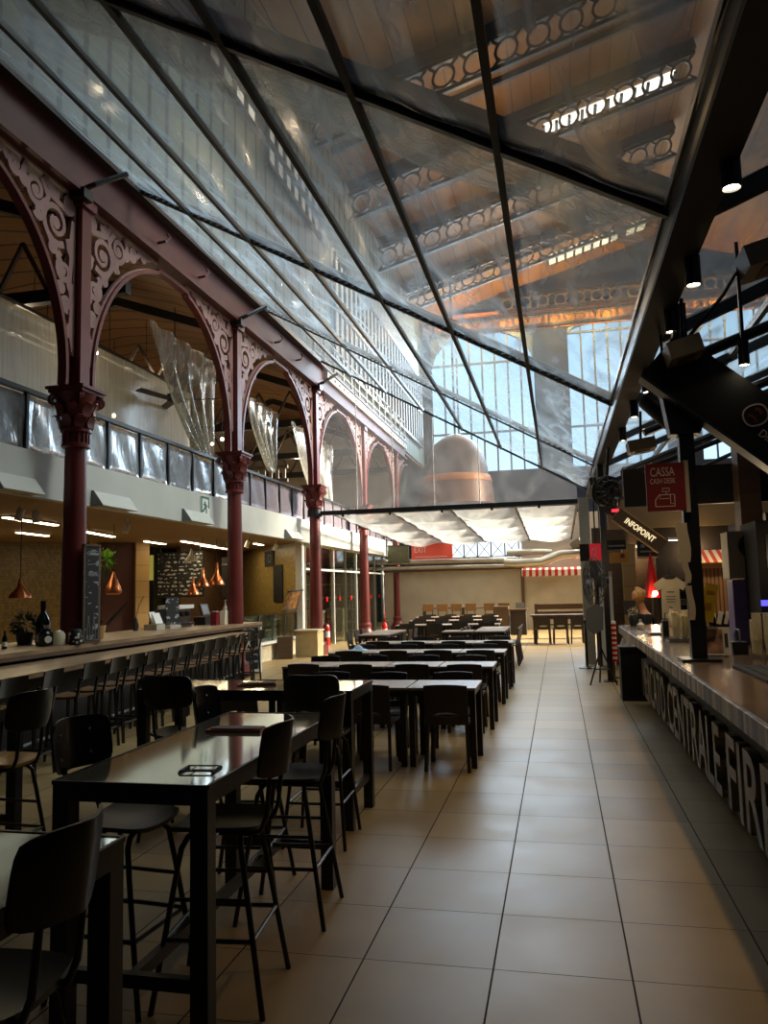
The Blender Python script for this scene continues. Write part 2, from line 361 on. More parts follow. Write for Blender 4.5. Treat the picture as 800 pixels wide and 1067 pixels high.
M = dict(
    floor=floor_mat(),
    red=mat('red_brown_iron_paint', rgb(98, 30, 23), .42, 0, .15, 3, .05, 30),
    red_l=mat('pink_lit_scroll_paint', rgb(150, 112, 104), .5, 0, .1, 4),  # iron red lightened to pink, its lit look put into the colour
    red_g=mat('shaded_girder_paint', rgb(78, 27, 22), .5, 0, .2, 2),  # red darkened, the girder's shade put into the colour
    flange=mat('sunlit_flange_paint', rgb(206, 202, 192), .55, 0, .08, 3),  # pale tone puts the sunlight on the girder into its colour
    black=mat('black_steel', rgb(24, 24, 25), .38, .0, .1, 8),
    blackm=mat('black_matte', rgb(14, 14, 15), .7, 0, .1, 8),
    chairp=mat('dark_brown_plastic', rgb(44, 36, 31), .45, 0, .08, 10),
    ply=mat('black_plywood', rgb(26, 23, 21), .35, 0, .1, 4, stretch=(1, 6, 1)),
    wood=mat('natural_beech_seat', rgb(186, 140, 82), .35, 0, .15, 5, stretch=(8, 1, 1)),
    steel=mat('brushed_steel', rgb(150, 150, 150), .28, 1, .08, 20),
    chrome=mat('bright_screw_steel', rgb(210, 210, 210), .2, 1),
    table=mat('pale_pinkish_wood_table', rgb(150, 132, 118), .3, 0, .12, 4, stretch=(1, 7, 1)),
    gtop=mat('smoked_glass_top', rgb(216, 210, 176), .06, .78, .05, 2, coat=.5),
    bar=mat('limed_oak_bar', rgb(146, 120, 90), .33, 0, .25, 4, stretch=(9, .7, 1)),
    barside=mat('dark_bar_front', rgb(38, 32, 28), .6, 0, .2, 5),
    cream=mat('cream_plaster', rgb(178, 171, 153), .75, 0, .06, 2, .05, 20),
    fascia=mat('pale_grey_fascia', rgb(190, 190, 180), .6, 0, .05, 1.5),
    tanc=mat('tan_ceiling', rgb(150, 122, 84), .7, 0, .06, 2),
    dkwall=mat('dark_brown_wall', rgb(44, 34, 27), .7, 0, .15, 3),
    brown=mat('brown_board', rgb(84, 62, 42), .55, 0, .2, 3, stretch=(1, 1, 6)),
    mosaic=blocks('mustard_mosaic_tiles', 8, rgb(150, 128, 74), rgb(116, 100, 64), rgb(92, 78, 52), .6, .6, .35),
    mosaic2=blocks('mustard_mosaic_tiles_oblique', 8, rgb(168, 142, 78), rgb(128, 110, 66), rgb(98, 84, 54), .6, .6, .35, sgn=-.8),
    greenw=blocks('olive_tiles', 6, rgb(92, 92, 58), rgb(78, 78, 48), rgb(60, 58, 38), .5, .5, .4),
    lwood=stripes('light_wood_cladding', 2, .42, .03, rgb(196, 158, 100), rgb(120, 90, 56), .5, .3),
    copper=mat('copper_shade', rgb(196, 120, 78), .28, .9, .08, 8),
    paper=mat('white_paper', rgb(225, 222, 212), .8), paper2=mat('aged_paper', rgb(204, 194, 172), .8),
    white=mat('white_paint', rgb(222, 220, 212), .5),
    redsign=mat('deep_red_sign', rgb(112, 12, 20), .55),
    redext=mat('red_enamel', rgb(190, 24, 20), .25),
    signtxt=mat('white_sign_print', rgb(205, 185, 180), .6),
    yellow=mat('yellow_card', rgb(206, 172, 40), .6, 0, .05, 5),
    alu=mat('aluminium_duct', rgb(176, 172, 162), .3, .9, .06, 4),
    greyst=mat('dark_slate_steel', rgb(52, 58, 60), .4, .3, .1, 3),
    tubeg=mat('grey_brown_tube', rgb(116, 106, 92), .45, .2, .1, 4),
    conc=mat('pale_stone_base', rgb(196, 182, 150), .7, 0, .12, 4),
    planter=mat('beige_box', rgb(188, 166, 120), .6, 0, .08, 6),
    roof=stripes('roof_boards', 0, .62, .05, rgb(150, 108, 60), rgb(46, 36, 28), .7, .45, 0, (1, 4, 1)),
    groof=stripes('gallery_roof_boards', 1, .7, .1, rgb(132, 94, 54), rgb(30, 24, 20), .7, .45),
    iron=mat('dark_roof_iron', rgb(40, 38, 38), .5, .2, .15, 3),
    ironl=mat('lattice_iron', rgb(96, 86, 76), .55, .1, .15, 3),
    wallhi=stripes('clerestory_slats', 1, .62, .2, rgb(112, 122, 108), rgb(58, 68, 64), .6, .25),
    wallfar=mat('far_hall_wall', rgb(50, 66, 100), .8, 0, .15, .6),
    orange=mat('ochre_backing_boards', rgb(190, 130, 62), .7, 0, .25, 2),
    win=emit('daylit_window_glass', (.48, .76, 1, 1), 1.6),
    wframe=mat('pale_blue_window_bars', rgb(120, 142, 168), .5), tanw=mat('tan_wood', rgb(136, 100, 60), .5, 0, .1, 5),
    winlow=emit('daylit_low_window', (.8, .92, 1, 1), 1.5),
    sky_s=emit('daylit_roof_light', (1, .86, .55, 1), 3.0),
    sky_w=emit('daylit_roof_strip', (1, .95, .82, 1), 3.0),
    cwin=emit('daylit_clerestory', (1, .92, .74, 1), .8),
    cwin2=emit('daylit_clerestory_dim', (1, .92, .76, 1), .4),
    lamp=emit('lamp_glow', (1, .84, .58, 1), 22),
    lamp2=emit('tube_glow', (1, .82, .52, 1), 9),
    lampn=emit('neutral_tube_glow', (1, .93, .8, 1), 3),
    letter=emit('lit_sign_letters', (1, .8, .45, 1), 1.1),
    blue=emit('blue_display', (.12, .1, 1, 1), 1.6),
    purple=mat('violet_panel', rgb(116, 108, 176), .4, 0, .08, 6),
    pvc=film('canopy_film', haze=.09, var=.30, refl=.20, hcol=(.58, .74, .90, 1), stretch=(1, .35, 1), nscale=2.0, rough=.2, bumps=.2, trans=.75),
    pvc3=film('side_canopy_film', haze=.30, var=.3, refl=.2, hcol=(.58, .72, .86, 1), stretch=(1, .35, 1), nscale=2.0, rough=.2, bumps=.2, trans=.8),
    curtain2=film('hazy_curtain_film', (.9, .9, .86, 1), haze=.42, hcol=(.72, .70, .60, 1), var=.2, refl=.15, rough=.3, nscale=3, stretch=(1, 4, .2), bumps=.1),
    pvc2=film('sagging_white_film', (.9, .92, .92, 1), haze=.38, hcol=(.76, .77, .72, 1), var=.14, refl=.2, nscale=2),
    pvcv=film('gable_film', haze=.10, var=.05, refl=.2, hcol=(.8, .8, .8, 1), nscale=1.5),
    curtain=film('curtain_film', (.93, .93, .9, 1), haze=.13, hcol=(.75, .73, .64, 1), var=.2, refl=.3, rough=.25, nscale=4, stretch=(1, 3, .25), bumps=.1),
    panel=film('balustrade_film', (.72, .75, .78, 1), haze=.34, hcol=(.62, .66, .72, 1), var=.3, refl=.35, rough=.22, nscale=3.0, stretch=(1, 1, .6), bumps=.3),
    mesh=mat('grey_mesh_panel', rgb(112, 102, 108), .5, .3, .1, 10),
    glass=glass('clear_glass'),
    frost=film('frosted_cup_plastic', (.95, .93, .85, 1), haze=.85, hcol=(1, .93, .70, 1), var=.05, refl=.3, nscale=10),
    leaf=mat('green_leaf', rgb(88, 130, 40), .5, 0, .3, 20),
    herb=mat('dark_herb', rgb(58, 66, 30), .6, 0, .3, 20),
    skin=mat('skin', rgb(222, 160, 120), .5, 0, .05, 10),
    hair=mat('blond_hair', rgb(196, 150, 90), .45, 0, .2, 30),
    cloth=mat('black_cloth', rgb(24, 22, 24), .85, 0, .1, 20),
    awn=stripes('red_white_awning', 0, .24, .5, rgb(226, 214, 196), rgb(182, 34, 30), .7, .08),
    awn2=stripes('red_white_awning_cafe', 0, .10, .5, rgb(240, 214, 170), rgb(206, 60, 30), .7, .05),
    slatc=stripes('rattan_slats', 0, .05, .35, rgb(170, 130, 90), rgb(96, 66, 42), .7, .3),
    menu=chalk('menu_chalk', 0, 9),
    board=chalk('board_chalk', 1, 7, ink=(.32, .32, .31, 1)),
    stone=mat('counter_stone_top', rgb(116, 97, 76), .2, 0, .2, 5, stretch=(1, .5, 1)),
    edge=stripes('counter_edge_tiles', 1, .055, .08, rgb(214, 196, 168), rgb(40, 34, 30), .45, .62, 0, (1, 1, 1), .10),
    slats=stripes('black_slat_front', 1, .09, .3, rgb(28, 25, 22), rgb(8, 8, 8), .6, .2),
    let3d=mat('dull_aluminium_letters', rgb(136, 128, 114), .5, .1, .1, 6),
    domec=mat('copper_dome', rgb(84, 66, 58), .5, .2, .2, 1),
    domeb=mat('ochre_dome_band', rgb(176, 108, 44), .45, .2, .1, 2),
    blueish=mat('pale_blue_cloth', rgb(170, 190, 205), .8),
    oakd=mat('dark_oak_seat', rgb(112, 84, 54), .4, 0, .15, 5), cork=mat('red_brown_menu_card', rgb(196, 92, 56), .55, 0, .1, 6),
    poster=mat('dark_food_poster', rgb(46, 36, 28), .5, 0, .2, 9, col2=rgb(180, 120, 50)),
    pbox=mat('tan_box_shell', rgb(120, 104, 82), .5, 0, .08, 6),
    bottle=mat('black_glass_bottle', rgb(14, 16, 14), .08),
    greyp=mat('grey_plastic', rgb(120, 122, 122), .5),
    stair=mat('maroon_stairwell', rgb(70, 34, 24), .6, 0, .1, 3),
    tee=mat('cream_cotton', rgb(226, 212, 180), .85, 0, .05, 8),
    mixed=blocks('small_goods', 14, rgb(190, 180, 160), rgb(60, 50, 46), rgb(20, 18, 16), .5, .35, .5, .08),
)

def text_mesh(body, size, mat_, ext=.01, sx=1.0, bold=0.0, space=1.0, align='CENTER'):
    cu = bpy.data.curves.new('txt', 'FONT'); cu.body = body; cu.size = size; cu.extrude = ext; cu.offset = bold
    cu.align_x = align; cu.align_y = 'CENTER'; cu.space_character = space; cu.resolution_u = 3
    o = bpy.data.objects.new('txt', cu); COL.objects.link(o)
    bpy.context.view_layer.update()
    me = bpy.data.meshes.new_from_object(o.evaluated_get(bpy.context.evaluated_depsgraph_get()))
    bpy.data.objects.remove(o); bpy.data.curves.remove(cu)
    for v in me.vertices: v.co.x *= sx
    me.materials.clear(); me.materials.append(mat_)
    return me
def place_mesh(name, me, mtx, parent=None):
    """mesh with its vertices moved by mtx into the parent's space"""
    me.transform(mtx)
    return link(name, me, parent)

# ------------------------------------------------------------------ camera
YAW, PIT, ROL, H, FPX = .2175, .0984, -.0237, 1.711, 810.16
fw = Vector((-sin(YAW) * cos(PIT), cos(YAW) * cos(PIT), sin(PIT))); rt = Vector((cos(YAW), sin(YAW), 0)); up = rt.cross(fw)
r2 = rt * cos(ROL) + up * sin(ROL); u2 = -rt * sin(ROL) + up * cos(ROL)
cam = bpy.data.cameras.new('camera'); co = bpy.data.objects.new('camera', cam); COL.objects.link(co)
co.matrix_world = Matrix(((r2.x, u2.x, -fw.x, 0), (r2.y, u2.y, -fw.y, 0), (r2.z, u2.z, -fw.z, H), (0, 0, 0, 1)))
cam.sensor_fit = 'VERTICAL'; cam.sensor_height = 36; cam.lens = FPX / 1067 * 36
cam.clip_start = .05; cam.clip_end = 200
SC.camera = co
# ------------------------------------------------------------------ the setting
XC = -6.4                                   # column line
CY = [9.4, 14.8, 20.2, 25.65, 31.1]        # columns
struct('floor', B().bb((-18, -6, -.12), (18, 42, 0)), M['floor'])
# mezzanine slab with its fascia, carried over the kitchens
struct('slab', B().bb((-18, 1.0, 3.10), (-6.95, 33.5, 3.62)), M['tanc'])
struct('trim_1', B().bb((-6.95, 1.0, 3.05), (-6.80, 33.5, 3.67)), M['fascia'])
# high hall
def roofz(x): return 17.6 + .28 * x if x < 5 else 17.6 + 1.4 - .28 * (x - 5)
struct('ceiling', B().slab(lambda a, b: (-6.6 + a * 11.6, -8 + b * 49, roofz(-6.6 + a * 11.6)), 1, 1, (0, 0, .15)), M['roof'])
struct('ceiling_east', B().slab(lambda a, b: (5 + a * 13, -8 + b * 49, roofz(5 + a * 13)), 1, 1, (0, 0, .15)), M['roof'])
struct('wall_east', B().bb((17.9, -8, 0), (18.1, 41, 16)), M['wallfar'])
struct('wall_back', B().bb((-18, -8.2, 0), (18, -8, 20)), M['wallfar'])
struct('wall_clerestory', B().bb((-6.75, -8, 8.02), (-6.6, 41, 15.9)), M['wallhi'])
# gallery behind the columns, upper level
struct('ceiling_gallery', B().slab(lambda a, b: (-6.65 - a * 11.3, -6 + b * 46, 7.9 - a * .2 + 1.6 * sin(PI * min(1, a * 1.0))), 10, 1, (0, 0, .12)), M['groof'])
struct('wall_gallery', B().bb((-14.4, 2, 3.62), (-14.2, 36, 9.6)), M['cream'])
struct('wall_gallery_end', B().bb((-14.2, 33.2, 3.62), (-6.9, 33.4, 9.6)), M['cream'])

# far wall of the hall with two tall windows and a pier
FY = 40.0
fwb = B()
def fwall(x0, x1, z0, z1): fwb.bb((x0, FY, z0), (x1, FY + .4, z1))
fwall(-18, 18, 0, 2.95); fwall(-18, -6.1, 2.95, 17); fwall(-6.1, -1.2, 4.05, 7.6); fwall(-1.2, 18, 2.95, 7.6)
fwall(-6.1, 18, 16.3, 20); fwall(-.75, 1.0, 7.6, 16.3); fwall(5.6, 7.2, 7.6, 16.3); fwall(12, 18, 7.6, 16.3)
struct('wall_far', fwb, M['wallfar'])
def arch_window(n, x0, x1, z0, z1, spring):
    w = (x1 - x0) / 2; cx = (x0 + x1) / 2
    poly = [(x0, z0), (x1, z0)] + [(cx + w * cos(PI * k / 16), spring + (z1 - spring) * sin(PI * k / 16)) for k in range(17)]
    win = struct('window_%d' % n, B().prism(poly, lambda a, b: (a, FY + .32, b), lambda a, b: (a, FY + .36, b)), M['win'])
    f = B()
    k = int((x1 - x0) / .62)
    for i in range(1, k):
        x = x0 + (x1 - x0) * i / k
        zt = spring + (z1 - spring) * sqrt(max(0, 1 - ((x - cx) / w) ** 2))
        f.bb((x - .045, FY + .16, z0), (x + .045, FY + .26, zt))
    for z in (z0, z0 + 2.1, spring):
        f.bb((x0, FY + .14, z - .05), (x1, FY + .28, z + .05))
    pts = [(cx + w * cos(PI * j / 16), spring + (z1 - spring) * sin(PI * j / 16)) for j in range(17)]
    f.ribbon(pts, .16, lambda a, b, h: (a, FY + .2 + h, b), .3)
    # spandrel masonry round the arch head
    for sgn in (-1, 1):
        q = [(cx + sgn * w, z1 + .05), (cx, z1 + .05)] + [(cx + sgn * w * sin(PI / 2 * j / 8), spring + (z1 - spring) * cos(PI / 2 * j / 8)) for j in range(9)]
        f.prism(q, lambda a, b: (a, FY + .1, b), lambda a, b: (a, FY + .31, b))
    o = link('window_frame', f.mesh('window_frame', M['wframe']), win)
arch_window(1, -6.1, -.75, 7.6, 15.2, 13.4)
arch_window(2, 1.0, 5.6, 7.6, 15.2, 14.6)
arch_window(3, 7.2, 12.0, 7.6, 15.2, 13.6)
# the low window with crossed bars
w4 = struct('window_4', B().bb((-6.1, FY + .3, 2.95), (-1.2, FY + .34, 4.05)), M['winlow'])
f = B()
for i in range(8):
    x = -6.1 + i * .7
    f.bb((x - .03, FY + .2, 2.95), (x + .03, FY + .26, 4.05))
    if i < 7:
        f.bar((x, FY + .23, 3.2), (x + .7, FY + .23, 4.05), .03, .03, (0, 1, 0)); f.bar((x, FY + .23, 4.05), (x + .7, FY + .23, 3.2), .03, .03, (0, 1, 0))
f.bb((-6.1, FY + .18, 3.16), (-1.2, FY + .28, 3.24))
link('window_frame', f.mesh('window_frame', M['tubeg']), w4)

# ochre boards behind the far lattice, and iron lattice girders of circles under the roof
struct('trim_2', B().bb((-6.5, FY - .06, 14.9), (17, FY + .02, 16.05)), M['orange'])
def lattice(name, label, P, Q, depth, n, mat_):
    """girder of circles and diagonals between two chords, in the plane through P-Q and the vertical"""
    P, Q = Vector(P), Vector(Q)
    t = thing(name, label, 'roof girder', tuple(P))
    dz = Vector((0, 0, depth)); L = (Q - P).length
    part(t, 'chord', B().bar(P, Q, .14, .12), M['iron'], world=True)
    part(t, 'chord', B().bar(P + dz, Q + dz, .14, .12), M['iron'], world=True)
    d = (Q - P) / n; u = d.normalized(); w = B(); nrm = u.cross(Vector((0, 0, 1)))
    for i in range(n):
        c = P + d * (i + .5) + dz / 2
        r = min(d.length, depth) * .36
        pts = [(r * cos(2 * PI * k / 12), r * sin(2 * PI * k / 12)) for k in range(13)]
        w.ribbon(pts, .08, lambda a, b, h: c + u * a + Vector((0, 0, b)) + nrm * h, .08)
        for sa in (-1, 1):
            for sb in (-1, 1):
                w.bar(c + u * (sa * r * .72) + Vector((0, 0, sb * r * .72)), c + u * (sa * d.length / 2) + Vector((0, 0, sb * depth / 2)), .08, .07, tuple(nrm))
    part(t, 'lattice_web', w, mat_, world=True)
    return t
lattice('lattice_girder', 'iron girder of circles high on the far hall wall above the tall windows', (-2.4, FY - .35, 15.85), (12, FY - .35, 15.9), .8, 16, M['ironl'])
lattice('lattice_girder', 'lower lattice band of circles hugging the heads of the far arched windows', (-6.4, FY - .3, 14.95), (13, FY - .3, 15.05), .6, 30, M['ironl'])
lab = ['sloping roof girder of circles closest to the far windows', 'sloping roof girder of circles, second before the far windows', 'sloping roof girder of circles, third before the far windows', 'sloping roof girder of circles, fourth before the far windows']
for k, y in enumerate((34.5, 29.5, 25.0, 20.5)):
    lattice('roof_girder', lab[k], (-6.5, y, roofz(-6.5) - 1.35), (5, y, roofz(5) - 1.35), .9, 13, M['ironl'])
    g = solo('roof_rafter', B().bar((-6.5, y, roofz(-6.5) - .2), (5, y, roofz(5) - .2), .3, .35), M['iron'], 'dark iron rafter above the ' + lab[k][8:], 'rafter')
for k, y in enumerate((36.0, 32, 27.2, 22.8)):
    solo('roof_purlin', B().bar((-6.5, y, roofz(-6.5) - .12), (5, y, roofz(5) - .12), .12, .2), M['iron'], 'thin dark roof rib in the ' + ('bay at the far windows', 'second bay from the far windows', 'third bay from the far windows', 'fourth bay from the far windows')[k], 'rafter')
# roof lights: panes set in the roof slope
for n, (x0, x1, y0, y1) in enumerate(((.2, 4.6, 26.2, 26.8), (.2, 3.6, 37.3, 38.4), (3.9, 4.9, 37.3, 38.4))):
    w = struct('window_%d' % (5 + n), B().slab(lambda a, b: (x0 + a * (x1 - x0), y0 + b * (y1 - y0), roofz(x0 + a * (x1 - x0)) - .08), 1, 1, (0, 0, .05)), M['sky_w'] if n == 0 else M['sky_s'])
    f = B()
    k = int((x1 - x0) / .42)
    for i in range(k + 1):
        x = x0 + (x1 - x0) * i / k
        f.bar((x, y0, roofz(x) - .12), (x, y1, roofz(x) - .12), .1, .1)
    link('window_frame', f.mesh('window_frame', M['iron']), w)
# clerestory panes over the column line (bright at the far end)
for n, (y0, y1, z0, z1, mt) in enumerate(((23, 39, 8.9, 12.4, 'cwin'), (12.5, 16.5, 12.6, 13.6, 'cwin'), (17.2, 21.5, 12.2, 13.4, 'cwin2'))):
    w = struct('window_%d' % (8 + n), B().bb((-6.58, y0, z0), (-6.55, y1, z1)), M[mt])
    f = B()
    k = int((y1 - y0) / .6)
    for i in range(k + 1):
        y = y0 + (y1 - y0) * i / k
        f.bb((-6.56, y - .06, z0), (-6.48, y + .06, z1))
    f.bb((-6.56, y0, z0 - .06), (-6.46, y1, z0 + .06)); f.bb((-6.56, y0, z1 - .06), (-6.46, y1, z1 + .06)); f.bb((-6.55, y0, (z0 + z1) / 2 - .05), (-6.46, y1, (z0 + z1) / 2 + .05))
    link('window_frame', f.mesh('window_frame', M['greyst']), w)

# big copper bell far down the hall
t = thing('bell_hood', 'huge copper bell-shaped hood with an ochre band seen through the gable film', 'hood', (-4.2, 34, 5.3))
part(t, 'hood_shell', B().lathe([(1.42, 1.25), (1.40, 1.6), (1.25, 2.2), (.95, 2.7), (.5, 3.05), (.12, 3.2)], 32, (-4.2, 34, 5.3)), M['domec'], 40, world=True)
part(t, 'band', B().lathe([(1.57, .95), (1.58, 1.0), (1.5, 1.25), (1.42, 1.25)], 32, (-4.2, 34, 5.3)), M['domeb'], 40, world=True)
part(t, 'skirt', B().lathe([(1.66, 0), (1.62, .5), (1.56, .95), (1.5, .95)], 32, (-4.2, 34, 5.3)), mat('brown_copper_skirt', rgb(108, 70, 42), .45, .2, .15, 2), 40, world=True)
part(t, 'suspension_rod', B().tube([(-4.2, 34, 8.4), (-4.2, 34, roofz(-4.2))], .05), M['iron'], world=True)

# ------------------------------------------------------------------ iron columns
def spiral(cx, cy, r0, r1, a0, turns, n=22):
    return [(cx + (r0 + (r1 - r0) * k / n) * cos(a0 + turns * 2 * PI * k / n), cy + (r0 + (r1 - r0) * k / n) * sin(a0 + turns * 2 * PI * k / n)) for k in range(n + 1)]
def arch_u(z):                              # distance from the column axis to the arch soffit
    q = max(0, 1 - ((z - 4.75) / 2.42) ** 2)
    return 2.725 - 2.42 * sqrt(q)
def spandrel(sg):
    b = B()
    fn = lambda a, c, h: (h, sg * a, c)
    W = .095
    for cx, cz, r, a0, tn in ((.55, 6.72, .30, -2.2, 1.5), (.36, 6.12, .16, 1.2, -1.5), (.97, 6.98, .20, -2.8, 1.5), (1.38, 7.10, .11, -2.6, 1.4), (.30, 5.68, .10, -2, 1.5), (.25, 7.08, .13, 2.6, -1.5), (.27, 5.30, .07, 1.4, 1.3), (1.72, 7.19, .07, -2.8, 1.3), (.62, 6.36, .09, .6, 1.4), (.9, 6.72, .1, -.4, -1.4), (.42, 5.86, .07, .2, 1.3), (1.18, 7.0, .09, 1.8, -1.4), (.62, 7.13, .1, 2.6, 1.4), (.2, 6.5, .08, -1.2, 1.4), (.2, 5.95, .07, 1.5, -1.3)):
        b.ribbon(spiral(cx, cz, r, r * .28, a0, tn), [W * (1 - .45 * k / 22) for k in range(23)], fn, .05)
        b.lathe([(.01, -.025), (r * .30, -.025), (r * .30, .025), (.01, .025)], 8, (0, sg * cx, cz), Matrix.Rotation(PI / 2, 3, 'Y'))
    for pts in ([(.13, 5.05), (.2, 5.35), (.17, 5.7), (.24, 6.0), (.2, 6.35), (.3, 6.6)],
                [(.16, 7.28), (.3, 6.98), (.62, 7.05), (.78, 7.26)], [(.8, 6.82), (.72, 7.0), (.86, 7.2)], [(1.15, 6.98), (1.22, 7.12), (1.15, 7.25)],
                [(.44, 6.35), (.5, 6.28), (.42, 6.0)], [(.13, 6.4), (.22, 6.55), (.16, 6.9)], [(1.5, 7.1), (1.6, 7.2), (1.95, 7.26)]):
        b.ribbon(pts, W, fn, .05)
    b.ribbon([(.13, 5.0), (.13, 7.3)], .05, fn, .05)
    b.ribbon([(.13, 7.29), (2.2, 7.29)], .05, fn, .05)
    inner = [(arch_u(z) - .055, z) for z in [4.95 + i * .0235 * 4.2 for i in range(24)] if z < 7.17]
    b.ribbon(inner, .06, fn, .05)
    return b
def rib(sg):
    b = B()
    pts = [(arch_u(4.55 + i * .1), 4.55 + i * .1) for i in range(26)] + [(arch_u(7.1), 7.1), (2.2, 7.16), (2.5, 7.17), (2.725, 7.17)]
    pts = [p for p in pts if p[1] <= 7.171]
    b.ribbon(pts, .06, lambda a, c, h: (h, sg * a, c), .13)
    return b
def capital():
    b = B()
    b.lathe([(.15, 3.72), (.19, 3.74), (.19, 3.78), (.16, 3.80), (.16, 3.93), (.205, 3.95), (.205, 3.99), (.18, 4.01), (.19, 4.2), (.25, 4.44), (.27, 4.48)], 20)
    for k in range(16):                     # flutes of the neck
        g = 2 * PI * k / 16
        b.box((.168 * cos(g), .168 * sin(g), 3.865), (.03, .018, .12), Matrix.Rotation(g, 3, 'Z'))
    for row, (z0, hh, rr, n, o) in enumerate(((4.0, .2, .20, 8, 0), (4.14, .24, .22, 8, PI / 8))):
        for k in range(n):                  # curling leaves
            g = 2 * PI * k / n + o
            def lf(a, c, g=g, z0=z0, hh=hh, rr=rr):
                wd = .075 * sin(PI * min(1, .25 + c * .72)) * (2 * a - 1)
                out = rr + .02 + .10 * c ** 3
                zz = z0 + hh * (c if c < .85 else .85 - (c - .85) * .9)
                return (out * cos(g) - wd * sin(g), out * sin(g) + wd * cos(g), zz)
            b.slab(lf, 2, 6, (-.02 * cos(g), -.02 * sin(g), 0))
    for k in range(4):                      # corner volutes
        g = PI / 4 + k * PI / 2
        fnv = lambda a, c, h, g=g: ((.27 + a) * cos(g) - h * sin(g), (.27 + a) * sin(g) + h * cos(g), 4.40 + c)
        b.ribbon(spiral(.02, -.02, .085, .02, 2.2, -1.5, 16), .035, fnv, .06)
    b.box((0, 0, 4.50), (.52, .52, .05)); b.box((0, 0, 4.54), (.58, .58, .04))
    return b
def make_column():
    t = thing('iron_column', 'x', 'column', (XC, CY[0], 0))
    part(t, 'base', B().box((0, 0, .12), (.5, .5, .24)).lathe([(.25, .24), (.25, .3), (.2, .36), (.2, .5), (.215, .53), (.17, .6)], 20), M['red'], 40)
    part(t, 'shaft', B().lathe([(.17, .6), (.162, 1.5), (.148, 3.0), (.142, 3.74)], 24), M['red'], 40)
    part(t, 'capital', capital(), M['red'], 30)
    part(t, 'pier', B().box((0, 0, 5.93), (.22, .16, 2.74)).box((.09, 0, 5.9), (.07, .22, 2.6)).box((-.09, 0, 5.9), (.07, .22, 2.6)).box((0, 0, 7.22), (.34, .34, .14)), M['red'])
    for sg in (-1, 1):
        sp = part(t, 'scroll_bracket', spandrel(sg), M['red_l'])
        link('arch_rib', rib(sg).mesh('arch_rib', M['red']), sp)
    return t
col0 = make_column()
cl = ['dark red iron column rising beside the chalkboard on the long bar', 'red iron column at the end of the long bar, right of the menu board', 'red iron column behind the beige box, where the black tie bar meets it', 'bright red iron column in front of the glass shopfront, beyond the beige box', 'red iron column farthest down the row, beside the shopfront end']
cl[1] = 'dark red iron column at the end of the long bar, before the glass display case'
col0['label'] = cl[0]; col0['group'] = 'iron columns of the hall'
for k in range(1, 5): dup(col0, (XC, CY[k], 0), 0, cl[k])
# girder over the columns
t = thing('iron_girder', 'long dark red plate girder running over the row of iron columns', 'girder', (XC, 2, 7.3))
part(t, 'web_plate', B().bb((XC - .1, 0, 7.36), (XC + .1, 33, 8.0)), M['red_g'], world=True)
part(t, 'bottom_flange', B().bb((XC - .2, 0, 7.30), (XC + .2, 33, 7.37)), M['red_g'], world=True)
fl = B().bb((XC - .24, 0, 7.98), (XC + .24, 33, 8.05))
part(t, 'top_flange', fl, M['red_g'], world=True)
fl = B().bb((XC + .12, 21, 7.74), (XC + .2, 33, 7.97))
part(t, 'sunlit_pale_strip', fl, M['flange'], world=True, label='strip with round holes on the girder, painted pale as if sunlit')
hb = B()
for i in range(24):
    hb.lathe([(.05, 0), (.05, .012), (.01, .012)], 10, (XC + .2, 21.25 + i * .5, 7.86), Matrix.Rotation(PI / 2, 3, 'Y'))
part(t, 'rivet_row', hb, M['blackm'], world=True)
for y in (9.3, 14.75, 20.2):
    part(t, 'strut', B().tube([(XC + .1, y - .1, 7.32), (XC + .34, y - .05, 7.42), (XC + .62, y + .30, 7.72)], .04).bb((XC + .02, y - .18, 7.2), (XC + .26, y + .04, 7.34)), M['black'], world=True)
for y in (11.4, 12.9, 16.9, 18.4):
    part(t, 'lifting_hook', B().tube([(XC + .12, y, 7.55), (XC + .26, y, 7.56), (XC + .3, y + .08, 7.66), (XC + .24, y + .12, 7.74)], .025), M['red_g'], world=True)
# walkway railing on the girder, far end
t = thing('walkway_railing', 'white railing along the top of the girder at the far end', 'railing', (XC + .1, 20, 8.05))
for z in (8.35, 8.65, 8.95): part(t, 'rail', B().tube([(XC + .1, 20, z), (XC + .1, 33, z)], .025), M['white'], world=True)
for i in range(14): part(t, 'post', B().bb((XC + .07, 20 + i, 8.05), (XC + .13, 20.06 + i, 8.98)), M['white'], world=True)

# ------------------------------------------------------------------ clear canopy over the dining floor
CXL, CXR = -6.2, .86
def cz(x): return 8.06 - .5665 * (x + 6.2)
XB = [-6.2, -5.3, -4.32, -3.32, -2.3, -1.3, -.28, .86]
YB = [-.25, 5.15, 10.66, 16.12, 20.2]
t = thing('glazed_canopy', 'steel-framed sloping canopy of clear plastic sheets over the dining tables', 'canopy', (CXL, 10, 8.06))
rnd = random.Random(3)
for j in range(4):
    for i in range(7):
        ph = rnd.random() * 6; sg = .05 + .05 * rnd.random()
        def sheet(a, c, i=i, j=j, ph=ph, sg=sg):
            x = XB[i] + .03 + a * (XB[i + 1] - XB[i] - .06); y = YB[j] + .04 + c * (YB[j + 1] - YB[j] - .08)
            s = sg * sin(PI * a) * (sin(PI * c) ** .5) + .012 * sin(9 * a + 3 * c + ph) * sin(PI * a) + .010 * sin(23 * c + 5 * a + ph) * sin(PI * c)
            return (x, y, cz(x) - s + .03)
        part(t, 'film_sheet', B().grid(sheet, 10, 24), M['pvc'], 180, world=True)
for i, x in enumerate(XB[1:-1]):
    for j in range(4):
        part(t, 'rafter', B().bar((x, YB[j], cz(x)), (x, YB[j + 1], cz(x)), .05, .08), M['greyst'] if x < -2.5 else M['blackm'], world=True)
